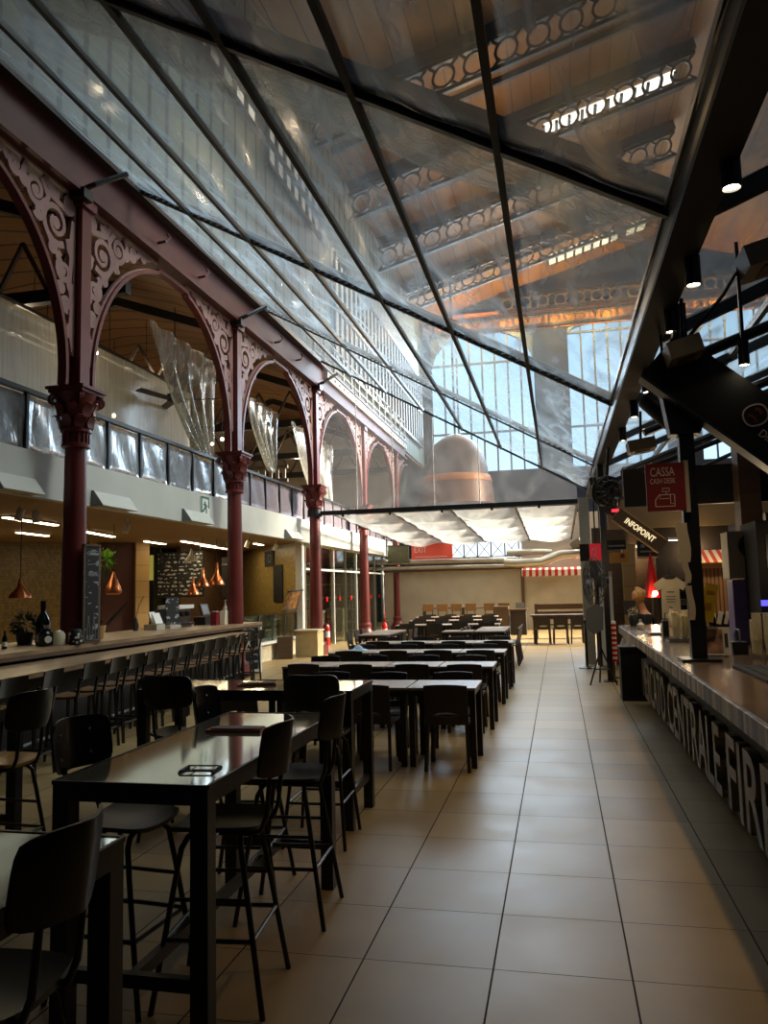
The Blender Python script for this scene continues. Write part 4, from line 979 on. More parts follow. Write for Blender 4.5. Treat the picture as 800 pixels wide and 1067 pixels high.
part(t, 'glass_body', B().lathe([(.07, 0), (.085, .01), (.085, .14), (.06, .17), (.06, .18)], 16), M['frost'], 40)
part(t, 'packets', B().box((.01, 0, .12), (.03, .07, .14), Matrix.Rotation(.3, 3, 'X')).box((-.02, .02, .11), (.03, .06, .14), Matrix.Rotation(-.3, 3, 'X')), M['paper'])
t = thing('pierced_lantern', 'black and white pierced candle lantern at the column foot', 'lantern', (-6.18, 9.13, ZC))
part(t, 'holder', B().lathe([(.07, 0), (.08, .01), (.08, .17), (.065, .2), (.06, .2)], 16), M['blackm'], 40)
pl = B(); q = random.Random(4)
for i in range(26):
    g = q.uniform(0, 2 * PI); z = q.uniform(.02, .16)
    R = Vector((0, 0, 1)).rotation_difference(Vector((cos(g), sin(g), 0))).to_matrix()
    pl.lathe([(q.uniform(.008, .02), 0), (.006, .004)], 7, (.0805 * cos(g), .0805 * sin(g), z), R)
part(t, 'cutouts', pl, M['white'])
part(t, 'handle', B().tube([(-.06, 0, .2), (-.05, 0, .27), (0, 0, .3), (.05, 0, .27), (.06, 0, .2)], .004), M['black'])
t = thing('chalkboard', 'tall narrow chalkboard with drawn bottles leaning on the first iron column', 'chalkboard', (-6.2, 9.4, ZC))
part(t, 'slate', B().bar((-6.18, 9.32, ZC + .66), (-6.14, 9.56, ZC + .66), .03, 1.28), M['board'], world=True)
fr = B()
for z in (ZC + .015, ZC + 1.31): fr.bar((-6.185, 9.29, z), (-6.135, 9.59, z), .05, .03)
for y, x in ((9.30, -6.182), (9.58, -6.14)): fr.bar((x, y, ZC), (x, y, ZC + 1.32), .05, .03, (1, 0, 0))
part(t, 'frame', fr, M['brown'], world=True)
fnb = lambda a, c, h: (-6.16 + .17 * a + h + .02, 9.44 + a * .75, ZC + c)
for x0 in (-.08, .04):
    part(t, 'bottle_drawing', B().ribbon([(x0 - .03, .05), (x0 - .03, .2), (x0 - .01, .27), (x0 - .01, .36), (x0 + .01, .36), (x0 + .01, .27), (x0 + .03, .2), (x0 + .03, .05), (x0 - .03, .05)], .012, fnb, .004), M['greyp'], world=True)
for q_, w_ in (([(-.12, 1.05), (.12, 1.06)], .012), ([(-.11, 1.22), (.1, 1.23)], .02), ([(-.1, .92), (.1, .93)], .05)):
    part(t, 'chalk_line', B().ribbon(q_, w_, fnb, .004), M['greyp'], world=True)
t = thing('bread_basket', 'pale wooden basket of dark leaves right of the chalkboard', 'basket', (-6.55, 10.15, ZC))
part(t, 'basket_body', B().lathe([(.10, 0), (.12, .02), (.15, .2), (.14, .2), (.11, .04), (.01, .03)], 14), M['lwood'], 40)
part(t, 'foliage', foliage(B(), (0, 0, .2), .11, 60, 12, .06), M['herb'])
# far half of the counter: tills and boxes before the menu wall
def simple(name, label, cat, x, y, parts, rz=0, z=ZC, group=None):
    t = thing(name, label, cat, (x, y, z), rz, group)
    for n, b, m in parts: part(t, n, b, m, 40)
    return t
simple('coffee_machine', 'steel coffee machine with a white front on the counter below the menu board', 'coffee machine', -7.2, 13.75, [('body', B().box((0, 0, .2), (.4, .6, .3)).box((0, 0, .02), (.42, .62, .04)), M['steel']), ('hood', B().box((.05, 0, .38), (.44, .6, .07)), M['white']), ('group_head', B().lathe([(.03, .2), (.05, .21), (.05, .28)], 12, (.23, -.12, 0)).lathe([(.03, .2), (.05, .21), (.05, .28)], 12, (.23, .12, 0)), M['black']), ('drip_tray', B().box((.24, 0, .06), (.14, .5, .04)), M['black'])])
simple('blackboard_easel', 'small grey slate easel on the counter below the menu board', 'sign', -7.0, 13.25, [('slate', B().bar((0, -.18, .32), (.06, .18, .32), .02, .5), M['board']), ('foot', B().box((0, 0, .03), (.2, .4, .06)), M['cream'])])
simple('order_rack', 'white paper rack on the counter beside the coffee machine', 'rack', -7.05, 12.75, [('base', B().box((0, 0, .05), (.25, .3, .1)), M['cream']), ('sheet', B().box((.05, 0, .2), (.02, .26, .2), Matrix.Rotation(-.4, 3, 'Y')), M['paper']), ('sheet', B().box((-.06, .05, .2), (.02, .2, .24), Matrix.Rotation(-.3, 3, 'Y')), M['paper'])])
simple('till', 'black till with a pale screen on the counter toward the second column', 'till', -6.95, 14.45, [('stand', B().box((0, 0, .08), (.25, .25, .16)), M['black']), ('screen', B().box((.05, 0, .3), (.03, .34, .24), Matrix.Rotation(-.3, 3, 'Y')), M['black']), ('display', B().box((.068, 0, .305), (.004, .28, .18), Matrix.Rotation(-.3, 3, 'Y')), M['greyp'])])
simple('red_box', 'small red carton standing before the black till', 'box', -6.6, 14.3, [('carton', B().prism([(-.1, 0), (.1, 0), (.07, .26), (-.07, .26)], lambda a, b: (-.06, a, b), lambda a, b: (.06, a, b)), M['redsign']), ('flap', B().box((0, 0, .265), (.1, .12, .012)), M['paper'])])
simple('cream_box', 'small cream carton beside the red one', 'box', -6.55, 14.6, [('carton', B().prism([(-.1, 0), (.1, 0), (.07, .26), (-.07, .26)], lambda a, b: (-.06, a, b), lambda a, b: (.06, a, b)), M['tee']), ('flap', B().box((0, 0, .265), (.1, .12, .012)), M['paper'])])
simple('soap_pump', 'white pump bottle at the second column end of the counter', 'bottle', -6.75, 15.1, [('bottle_body', B().lathe([(.05, 0), (.055, .02), (.055, .3), (.02, .36), (.02, .4)], 14), M['cream']), ('pump', B().lathe([(.012, .4), (.012, .46)], 8).box((.03, 0, .47), (.1, .03, .02)), M['white'])])
simple('wire_plant', 'thin dry plant in a vase before the black wall panel', 'plant', -7.25, 12.45, [('vase', B().lathe([(.04, 0), (.06, .08), (.03, .2), (.035, .22)], 12), M['greyst']), ('stems', B().tube([(0, 0, .2), (.04, .05, .45), (.1, .1, .6)], .006).tube([(0, 0, .2), (-.04, .02, .5)], .006).tube([(0, 0, .2), (.02, -.08, .48)], .006), M['herb'])])

# display case, sign, box and shopfront at the sunny end
t = thing('display_case', 'long glass display case on a pale base under the mustard wall', 'display case', (-7.2, 18.8, 0))
part(t, 'base', B().bb((-7.75, 16.9, 0), (-7.12, 20.6, .42)), M['conc'], world=True)
part(t, 'ledge', B().bb((-7.8, 16.85, .42), (-7.0, 20.65, .48)), M['white'], world=True)
part(t, 'shelf', B().bb((-7.65, 16.95, .78), (-7.2, 20.55, .80)), M['glass'], world=True)
for k in range(4):
    y = 16.92 + k * .92
    part(t, 'glass_front', B().bb((-7.10, y, .48), (-7.085, y + .88, 1.12)), M['glass'], world=True)
part(t, 'top_glass', B().bb((-7.65, 16.92, 1.12), (-7.08, 20.58, 1.14)), M['glass'], world=True)
fr = B()
for k in range(5): fr.bb((-7.11, 16.9 + k * .92 - .015, .48), (-7.07, 16.9 + k * .92 + .015, 1.14))
part(t, 'frame', fr, M['steel'], world=True)
part(t, 'back_panel', B().bb((-7.7, 16.92, .48), (-7.66, 20.58, 1.1)), mat('green_tint_backing', rgb(120, 132, 100), .4), world=True)
t = thing('framed_sign', 'white framed sign with a scrawled figure at the foot of the second column', 'sign', (-6.55, 15.75, 0))
part(t, 'panel', B().bar((-6.75, 15.75, .52), (-6.35, 15.95, .52), .03, .96), M['board'], world=True)
fr = B()
for z in (.03, 1.02): fr.bar((-6.78, 15.72, z), (-6.32, 15.95, z), .06, .06)
for x, y in ((-6.77, 15.73), (-6.33, 15.95)): fr.bar((x, y, 0), (x, y, 1.05), .06, .06, (1, 0, 0))
part(t, 'frame', fr, M['white'], world=True)
part(t, 'scrawl', B().ribbon([(-.08, .4), (.0, .62), (.08, .7), (-.03, .75), (.06, .5)], .02, lambda a, c, h: (-6.55 + a, 15.83 + a * .5 + h, c), .004), M['white'], world=True)
t = thing('stone_planter', 'beige square box standing before the third iron column', 'box', (-6.42, 19.7, 0))
part(t, 'body', B().bb((-6.72, 19.40, 0), (-6.12, 19.90, .66)), M['planter'], world=True)
part(t, 'lid', B().bb((-6.75, 19.37, .66), (-6.09, 19.93, .70)), M['conc'], world=True)
t = thing('menu_easel', 'dark brown folding menu easel leaning beside the display case', 'easel', (-6.95, 19.2, 0))
for s in (0, 1):
    part(t, 'leaf', B().bar((-7.05 + .1 * s, 18.85, .28), (-6.85 + .1 * s, 19.25, .28), .03, .56) if s else B().bar((-7.0, 18.8, .28), (-6.65, 18.95, .28), .03, .56), M['brown'], world=True)
t = thing('food_poster', 'dark tilted food photograph panel above the display case by the white post', 'poster', (-7.1, 20.4, 1.2))
part(t, 'print', B().slab(lambda a, c: (-7.2 + .18 * c, 19.75 + 1.2 * a, 1.18 + .5 * c + .04 * a), 1, 1, (-.02, 0, 0)), M['poster'], world=True)
part(t, 'frame', B().bar((-7.2, 19.75, 1.17), (-7.2, 20.95, 1.21), .05, .04).bar((-7.02, 19.75, 1.69), (-7.02, 20.95, 1.73), .05, .04), M['blackm'], world=True)
t = thing('wall_sign', 'small black square sign high on the mustard wall', 'sign', (-8.9, 23.0, 2.7))
part(t, 'plate', B().bar((-9.0, 23.2, 2.72), (-8.45, 22.5, 2.72), .06, .48), M['blackm'], world=True)
part(t, 'emblem', B().ribbon([(-.12, -.1), (.12, -.1), (.12, .1), (-.12, .1), (-.12, -.1)], .03, lambda a, c, h: (-8.68 + a * .62 + h, 22.72 - a * .78 + h, 2.72 + c), .01), M['greyp'], world=True)
t = thing('paper_collage', 'strip of black and white prints on the mustard wall', 'poster', (-8.2, 22.25, 1.9))
part(t, 'backing', B().bar((-8.45, 22.48, 1.95), (-7.95, 21.9, 1.95), .05, 1.1), M['blackm'], world=True)
pb = B()
for i, (a, z, s) in enumerate(((-.1, 2.3, .16), (.12, 2.15, .2), (-.12, 1.98, .14), (.1, 1.78, .2), (-.1, 1.6, .15), (.22, 2.35, .14))):
    pb.bar((-8.17 + a * .6 + .03 - s * .3, 22.16 - a * .8 + s * .4 - .03, z), (-8.17 + a * .6 + .03 + s * .3, 22.16 - a * .8 - s * .4 - .03, z), .02, s)
part(t, 'prints', pb, M['paper'], world=True)
# glass shopfront
t = thing('glass_shopfront', 'tall glazed shopfront with pale mullions past the beige box', 'shopfront', (-7.05, 26, 0))
for k in range(8):
    y = 21.3 + k * 1.45
    part(t, 'mullion', B().bb((-7.12, y - .03, 0), (-7.04, y + .03, 3.1)), M['white'] if k % 3 else M['alu'], world=True)
    part(t, 'pane', B().bb((-7.09, y + .04, .05), (-7.075, y + 1.41, 3.05)), M['glass'], world=True)
for z in (2.3, 3.02): part(t, 'transom', B().bb((-7.12, 21.3, z), (-7.04, 32.9, z + .06)), M['white'], world=True)
mk = B()
for k in range(8): mk.bb((-7.07, 21.3 + k * 1.45 + .62, 1.36), (-7.06, 21.3 + k * 1.45 + .78, 1.5))
part(t, 'safety_marking', mk, M['redext'], world=True)
vwall('wall_shop', (-11, 21.3), (-11, 33), 0, 3.1, M['brown'])
vwall('wall_shop_end', (-11, 33), (-6.9, 33), 0, 3.1, M['dkwall'])
for k, y in enumerate((25.2, 27.6, 30.2)):
    t = thing('shop_shelf', ('tall white shelving behind the glass nearest the beige box', 'tall white shelving in the middle of the glazed shop', 'tall white shelving at the deep end of the glazed shop')[k], 'shelf', (-9, y, 0), 0, 'shelving in the glazed shop')
    for dx in (0, 1.3): part(t, 'upright', B().bb((-9.4 + dx, y, 0), (-9.34 + dx, y + .05, 2.6)), M['white'], world=True)
    for z in (.4, .9, 1.4, 1.9, 2.4): part(t, 'shelf_board', B().bb((-9.4, y - .02, z), (-8.04, y + .35, z + .04)), M['conc'], world=True)
    part(t, 'goods', B().bb((-9.3, y, .44), (-8.9, y + .3, .8)).bb((-8.7, y, .94), (-8.2, y + .3, 1.3)).bb((-9.2, y, 1.44), (-8.6, y + .3, 1.8)), M['mixed'], world=True)
for k, y in enumerate((24.4, 27.2)):
    t = thing('plinth', ('pale plinth standing in the glazed shop near the third column', 'pale plinth standing in the glazed shop near the fourth column')[k], 'plinth', (-7.9, y, 0), 0, 'plinths in the glazed shop')
    part(t, 'block', B().bb((-8.2, y, 0), (-7.6, y + .5, 1.0)), M['conc'], world=True)
    part(t, 'cap', B().bb((-8.23, y - .03, 1.0), (-7.57, y + .53, 1.05)), M['white'], world=True)

# ------------------------------------------------------------------ far end of the dining floor
struct('wall_end', B().bb((-6.9, 31.0, 0), (-1.35, 31.2, 2.42)), M['cream'])
struct('wall_end_cafe', B().bb((-1.35, 31.0, 0), (1.6, 31.2, 4.5)), M['cream'])
struct('trim_6', B().bb((-6.9, 30.93, 2.36), (-1.35, 31.02, 2.46)), M['brown'])
struct('trim_7', B().bb((-1.42, 30.9, 0), (-1.3, 31.02, 2.6)), M['brown'])
struct('trim_8', B().bb((.50, 17.45, 0), (.72, 17.7, 3.6)), M['cream'])
t = thing('exit_banner', 'red illuminated EXIT banner hanging under the milky film roof', 'sign', (-4.75, 29.95, 3.1))
part(t, 'box', B().bb((-5.55, 29.9, 2.82), (-3.95, 30.05, 3.42)), mat('light_red_banner', rgb(206, 76, 58), .5), world=True)
place_mesh('lettering', text_mesh('EXIT', .32, M['signtxt'], .005, .75), Matrix.Translation((-.45, -.06, .08)) @ Matrix.Rotation(PI / 2, 4, 'X'), t)
part(t, 'underline', B().bb((-5.4, 29.885, 2.89), (-4.15, 29.9, 2.915)), M['signtxt'], world=True)
part(t, 'hanger', B().tube([(-5.4, 30, 3.42), (-5.4, 30, 3.55)], .015).tube([(-4.1, 30, 3.42), (-4.1, 30, 3.55)], .015), M['black'], world=True)
t = thing('green_sign', 'dull green and grey sign panel left of the red EXIT banner', 'sign', (-6.2, 30.4, 3.0))
part(t, 'panel', B().bb((-6.6, 30.4, 2.75), (-5.75, 30.45, 3.4)), M['greenw'], world=True)
part(t, 'frame', B().bb((-6.62, 30.38, 2.72), (-5.73, 30.46, 2.76)).bb((-6.62, 30.38, 3.39), (-5.73, 30.46, 3.43)), M['black'], world=True)
t = thing('air_duct', 'pair of long silver ducts running along the top of the end wall', 'duct', (-4, 30.6, 2.65))
part(t, 'duct_pipe', B().tube([(-8, 30.65, 2.78), (-1.6, 30.65, 2.72)], .12, 16), M['alu'], 40, world=True)
part(t, 'duct_pipe', B().tube([(-8, 30.6, 2.52), (-1.6, 30.6, 2.50)], .08, 14), M['alu'], 40, world=True)
cb = B()
for i in range(5): cb.lathe([(.13, -.03), (.14, -.03), (.14, .03), (.13, .03)], 16, (-7.2 + i * 1.3, 30.65, 2.772 - i * .011), Matrix.Rotation(PI / 2, 3, 'Y'))
part(t, 'joint_collar', cb, M['alu'], world=True)
t = thing('elbow_duct', 'thick bent silver duct over the striped awning', 'duct', (-.4, 30.2, 2.6))
part(t, 'duct_pipe', B().tube([(-2.0, 30.2, 2.62), (-1.5, 30.2, 2.58), (-.6, 30.2, 2.60), (-.25, 30.2, 2.72), (.1, 30.2, 2.86), (.9, 30.2, 2.88)], .19, 16), M['alu'], 40, world=True)
part(t, 'duct_pipe', B().tube([(-1.9, 30.4, 2.98), (-.6, 30.4, 2.98), (-.2, 30.4, 2.95)], .14, 16), M['alu'], 40, world=True)
part(t, 'open_end', B().tube([(.6, 30.3, 3.1), (.9, 30.2, 3.28), (1.0, 30.0, 3.36)], .2, 16), M['tubeg'], 40, world=True)
t = thing('striped_awning', 'red and white striped awning on the cream far wall', 'awning', (-.2, 30.6, 2.2))
part(t, 'canvas', B().slab(lambda a, c: (-1.35 + 2.3 * a, 30.95 - .7 * c, 2.36 - .10 * c), 8, 2, (0, 0, .02)), M['awn'], world=True)
def val(a, c): return (-1.35 + 2.3 * a, 30.24, 2.27 - .20 * c - (.03 * abs(sin(a * PI * 19)) if c > .5 else 0))
part(t, 'valance', B().slab(val, 60, 2, (0, .01, 0)), M['awn'], world=True)
part(t, 'bracket', B().tube([(-1.3, 30.98, 2.1), (-1.3, 30.3, 2.25)], .02).tube([(.9, 30.98, 2.1), (.9, 30.3, 2.25)], .02), M['black'], world=True)
# ------------------------------------------------------------------ tall tables and stools
def tall_table(label, x0, x1, y0, y1, zt=.98):
    t = thing('tall_table', label, 'table', ((x0 + x1) / 2, (y0 + y1) / 2, 0), 0, 'tall black-framed tables')
    hx, hy = (x1 - x0) / 2, (y1 - y0) / 2
    part(t, 'glass_top', B().bb((-hx + .012, -hy + .012, zt - .012), (hx - .012, hy - .012, zt)), M['gtop'])
    fr = B().bb((-hx, -hy, zt - .075), (hx, -hy + .05, zt - .013)).bb((-hx, hy - .05, zt - .075), (hx, hy, zt - .013)).bb((-hx, -hy + .05, zt - .075), (-hx + .05, hy - .05, zt - .013)).bb((hx - .05, -hy + .05, zt - .075), (hx, hy - .05, zt - .013))
    for s in (-1, 1):
        fr.bb((s * hx - .006, -hy, zt - .013), (s * hx + .006, hy, zt + .003)); fr.bb((-hx, s * hy - .006, zt - .013), (hx, s * hy + .006, zt + .003))
    part(t, 'apron', fr, M['black'])
    for sx in (-1, 1):
        for sy in (-1, 1):
            part(t, 'leg', B().box((sx * (hx - .036), sy * (hy - .036), (zt - .075) / 2), (.072, .072, zt - .075)), M['black'])
    if hy > hx:
        part(t, 'foot_rail', B().box((0, -hy + .036, .24), (2 * hx - .14, .035, .05)).box((0, hy - .036, .24), (2 * hx - .14, .035, .05)).box((0, 0, .24), (.035, 2 * hy - .1, .05)), M['black'])
    else:
        part(t, 'foot_rail', B().box((-hx + .036, 0, .24), (.035, 2 * hy - .14, .05)).box((hx - .036, 0, .24), (.035, 2 * hy - .14, .05)).box((0, 0, .24), (2 * hx - .1, .035, .05)), M['black'])
    return t
tall_table('tall black-framed table with a shiny glass top, a menu and a flat wire holder', -2.0, -1.335, 2.82, 4.53)
tall_table('tall black-framed table mostly cut off by the bottom picture edge', -2.0, -1.32, .45, 2.21)
tall_table('tall glass-topped table standing crosswise before the low dining tables', -3.2, -1.5, 5.53, 6.20)
tall_table('tall glass-topped table at the picture edge, in front of the bar stools', -4.35, -3.6, 2.9, 4.75)

def make_stool(seat_m):
    """tall stool, front toward -x"""
    t = thing('tall_stool', 'x', 'stool')
    part(t, 'seat', B().slab(lambda a, c: ((2 * a - 1) * .19 * (1 - .08 * abs(2 * c - 1) ** 3) * 1.0, (2 * c - 1) * .19 * (1 - .12 * abs(2 * a - 1) ** 3), .715 + .02 * (2 * c - 1) ** 2 - .02 * max(0, .25 - a)), 12, 12, (0, 0, -.018)), seat_m, 60)
    # bent tube frames: two hoops, their ends running out as four splayed legs
    for sx in (-1, 1):
        for sy in (-1, 1):
            part(t, 'leg', B().tube([(sx * .10, sy * .06, .685), (sx * .115, sy * .115, .675), (sx * .13, sy * .15, .64), (sx * .15, sy * .165, .52), (sx * .235, sy * .215, .0)], .0125, 8), M['black'], 60)
    fr = B()
    for z, k in ((.285, .20), (.44, .178)):
        fx, fy = .235 - z * .165, .215 - z * .097
        if z > .4:
            fr.tube([(-fx, -fy, z), (fx, -fy, z)], .009, 6).tube([(-fx, fy, z), (fx, fy, z)], .009, 6)
        else:
            P = [(-fx, -fy, z), (fx, -fy, z), (fx, fy, z), (-fx, fy, z)]
            for i in range(4): fr.tube([P[i], P[(i + 1) % 4]], .010, 6)
    part(t, 'footrest_rails', fr, M['black'], 60)
    part(t, 'back_support', B().tube([(.02, -.10, .69), (.15, -.10, .688), (.20, -.10, .70), (.225, -.10, .76), (.236, -.10, .86), (.244, -.10, .95)], .011, 8), M['black'])
    part(t, 'back_support', B().tube([(.02, .10, .69), (.15, .10, .688), (.20, .10, .70), (.225, .10, .76), (.236, .10, .86), (.244, .10, .95)], .011, 8), M['black'], 60)
    def bk(a, c):
        s = 2 * a - 1; q = 2 * c - 1
        w = .195 * (1 - .10 * abs(q) ** 5)
        hh = .115 * (1 - .16 * abs(s) ** 6)
        return (.232 + .028 * c + .035 * (1 - abs(s)) * (1 + .3 * s * 0) - .045 * s * s + .02, s * w, 1.035 + q * hh)
    br = part(t, 'backrest', B().slab(bk, 16, 8, (.011, 0, 0)), M['ply'], 60)
    sc = B()
    R = Matrix.Rotation(-PI / 2, 3, 'Y')
    for sy in (-1, 1):
        for z in (.98, 1.085): part(br, 'screw', B().lathe([(.008, 0), (.006, .004), (.001, .005)], 8, (.262 + (z - .92) * .1 - .004, sy * .10, z), R), M['chrome'])
    return t
st0 = make_stool(M['ply']); st1 = make_stool(M['wood'])
G = 'tall stools round the glass tables'
def stool(src, x, y, rz, label): return dup(src, (x, y, 0), rz, label, G)
stool(st0, -1.50, 1.81, .06, 'tall black stool at the very bottom corner, its curved back cut by the picture edge')
stool(st0, -1.49, 3.30, .10, 'tall black stool drawn up to the aisle side of the first glass table, closer one')
stool(st0, -1.48, 4.14, .06, 'tall black stool on the aisle side of the first glass table, farther one')
stool(st0, -1.94, 3.25, PI - .10, 'tall black stool with screwed back on the bar side of the first glass table')
stool(st0, -1.85, 4.42, PI + .10, 'tall black stool on the bar side of the first glass table, by the crosswise table')
stool(st1, -3.40, 4.25, -.05, 'tall stool with natural wood seat at the table by the picture edge')
stool(st0, -1.67, 5.34, -PI / 2 + .04, 'tall black stool with its back to the camera at the crosswise table, aisle end')
stool(st0, -2.70, 5.30, -PI / 2 - .03, 'tall black stool with its back to the camera at the crosswise table, bar end')
kill(st0); kill(st1)

# things on the tall tables
def flatthing(name, label, cat, c, d, rz, m, group=None, extra=None):
    t = thing(name, label, cat, c, rz, group)
    part(t, 'card', B().box((0, 0, d[2] / 2), d), m)
    if extra: extra(t)
    return t
flatthing('menu_card', 'red-brown folded menu lying on the first glass table', 'menu', (-1.70, 3.94, .981), (.30, .11, .012), .05, M['cork'], 'menus on the glass tables', lambda t: part(t, 'inner_leaf', B().box((.01, 0, .016), (.27, .09, .006)), M['brown']))
flatthing('menu_card', 'red-brown folded menu lying on the crosswise glass table', 'menu', (-2.35, 5.86, .981), (.30, .12, .012), .3, M['cork'], 'menus on the glass tables', lambda t: part(t, 'inner_leaf', B().box((.01, 0, .016), (.27, .09, .006)), M['brown']))
t = thing('table_frame_holder', 'flat black wire holder at the near corner of the first glass table', 'holder', (-1.48, 3.06, .981), .1)
part(t, 'wire_frame', B().tube([(-.07, -.05, .008), (.07, -.05, .008), (.07, .05, .008), (-.07, .05, .008), (-.07, -.05, .008)], .0035, 6).tube([(-.03, -.05, .008), (-.03, .05, .008)], .003, 6), M['black'])
part(t, 'foot', B().box((-.07, 0, .0025), (.012, .11, .005)).box((.07, 0, .0025), (.012, .11, .005)), M['blackm'])

# ------------------------------------------------------------------ low dining tables and chairs
def make_table(w=.66, d=.64, zt=.75):
    t = thing('dining_table', 'x', 'table')
    part(t, 'tabletop', B().box((0, 0, zt - .012), (w, d, .024)), M['table'])
    part(t, 'apron', B().box((0, d / 2 - .03, zt - .052), (w - .04, .03, .055)).box((0, -d / 2 + .03, zt - .052), (w - .04, .03, .055)).box((w / 2 - .03, 0, zt - .052), (.03, d - .09, .055)).box((-w / 2 + .03, 0, zt - .052), (.03, d - .09, .055)), M['black'])
    for sx in (-1, 1):
        for sy in (-1, 1): part(t, 'leg', B().box((sx * (w / 2 - .035), sy * (d / 2 - .035), (zt - .024) / 2), (.055, .055, zt - .024)), M['black'])
    return t
def make_chair():
    """moulded chair facing +y"""
    t = thing('dining_chair', 'x', 'chair')
    part(t, 'seat', B().slab(lambda a, c: ((2 * a - 1) * (.205 + .015 * c), -.19 + .41 * c, .445 - .02 * sin(PI * c) * (1 - (2 * a - 1) ** 2) + (.0 if c < .9 else -.02)), 8, 8, (0, 0, -.022)), M['chairp'], 60)
    for sx in (-1, 1):
        part(t, 'leg', B().bar((sx * .185, .185, .43), (sx * .20, .20, 0), .032, .032), M['chairp'])
        part(t, 'leg', B().bar((sx * .185, -.175, .44), (sx * .20, -.235, 0), .032, .034), M['chairp'])
    bp = lambda s, z: (-.195 - (z - .44) * .16 - .02 * (1 - s * s))
    b = B()
    b.slab(lambda a, c: ((2 * a - 1) * .205, bp(2 * a - 1, .80 - (.80 - .585) * c), .805 - .012 * (2 * a - 1) ** 2 - (.805 - .525 - .022 * (1 - min(1, ((2 * a - 1) / .62) ** 2))) * c), 12, 5, (0, .02, 0))
    for sx in (-1, 1):
        b.slab(lambda a, c: (sx * (.122 + .083 * a), bp(.8, .53 - .11 * c), .53 - .10 * c), 3, 3, (0, .02, 0))
    b.slab(lambda a, c: ((2 * a - 1) * .14, bp(2 * a - 1, .50 - .07 * c), .502 + .020 * (2 * a - 1) ** 2 - .072 * c), 8, 2, (0, .02, 0))
    part(t, 'backrest', b, M['chairp'], 60)
    return t
dt, dc = make_table(), make_chair()
rown = ['first', 'second', 'third', 'fourth']
coln = ['at the aisle end', 'second from the aisle', 'third from the aisle', 'fourth from the aisle']
for r, y in enumerate((7.85, 9.88, 11.92, 13.85)):
    for c in range(4):
        x = -1.145 - c * .675
        dup(dt, (x, y, 0), 0, 'small square dining table in the %s low row, %s' % (rown[r], coln[c]), 'small square dining tables')
        j = random.uniform(-.05, .05)
        dup(dc, (x + .05 + j, y - .30 + random.uniform(-.04, .05), 0), random.uniform(-.06, .06), 'dark moulded chair, back to the camera, %s low row, %s' % (rown[r], coln[c]), 'dark moulded dining chairs')
        if not (r == 0 and c == 3):
            dup(dc, (x + j, y + .36 + random.uniform(-.03, .08), 0), PI + random.uniform(-.06, .06), 'dark moulded chair facing the camera behind the %s low row, %s' % (rown[r], coln[c]), 'dark moulded dining chairs')
# two blocks of tables set lengthwise, with chairs at their sides
for k, (x, y, nm) in enumerate(((-3.85, 16.4, 'bar-side lengthwise block, closer half'), (-3.85, 17.06, 'bar-side lengthwise block, middle'), (-3.85, 17.72, 'bar-side lengthwise block, farther half'), (-1.5, 17.3, 'aisle-side lengthwise block, closer half'), (-1.5, 17.96, 'aisle-side lengthwise block, middle'), (-1.5, 18.62, 'aisle-side lengthwise block, farther half'))):
    dup(dt, (x, y, 0), 0, 'small dining table of the ' + nm, 'small square dining tables')
    for s, w in ((-1, 'bar'), (1, 'aisle')):
        dup(dc, (x + s * .37, y, 0), s * PI / 2, 'dark moulded chair, %s flank, %s' % (w, nm), 'dark moulded dining chairs')
dup(dt, (-2.2, 17.3, 0), 0, 'small dining table beside the aisle-side lengthwise block', 'small square dining tables')
for r, (y, n, xr) in enumerate(((20.4, 4, -1.75), (23.0, 4, -1.9), (25.6, 4, -2.2))):
    for c in range(n):
        x = xr - c * .675
        dup(dt, (x - .1, y, 0), 0, 'small dining table under the milky roof, %s row, %s' % (rown[r], coln[c]), 'small square dining tables')
        dup(dc, (x - .05, y - .34, 0), random.uniform(-.08, .08), 'dark chair, back to the camera under the milky roof, %s row, %s' % (rown[r], coln[c]), 'dark moulded dining chairs')
        dup(dc, (x - .05, y + .38, 0), PI + random.uniform(-.08, .08), 'dark chair facing the camera under the milky roof, %s row, %s' % (rown[r], coln[c]), 'dark moulded dining chairs')
# papers left on the tables
for k, (x, y, rz, nm) in enumerate(((-1.25, 13.8, .2, 'fourth low row, toward the aisle'), (-2.6, 13.9, -.3, 'fourth low row, farther from the aisle'), (-1.7, 11.95, .1, 'third low row'), (-1.5, 18.3, .3, 'aisle-side lengthwise block'), (-2.9, 20.4, .2, 'first row under the milky roof'), (-1.9, 9.9, .0, 'second low row'))):
    flatthing('paper_sheet', 'white paper placemat left on the ' + nm, 'paper', (x, y, .751), (.42, .28, .004), rz, M['paper'], 'papers on the low tables', lambda t: part(t, 'printed_line', B().box((0, .06, .0045), (.3, .02, .001)), M['greyp']))
t = thing('cloth_bundle', 'crumpled pale blue cloth on the third low table row', 'cloth', (-3.1, 11.95, .751))
part(t, 'cloth', B().grid(lambda a, c: ((a - .5) * .3, (c - .5) * .22, .004 + .10 * sin(PI * a) * sin(PI * c) * (.7 + .3 * sin(9 * a + 7 * c))), 12, 12), M['blueish'], 60)
part(t, 'hem', B().tube([(-.15, -.11, .005), (.15, -.11, .005), (.15, .11, .005), (-.15, .11, .005), (-.15, -.11, .005)], .004, 6), M['blueish'])

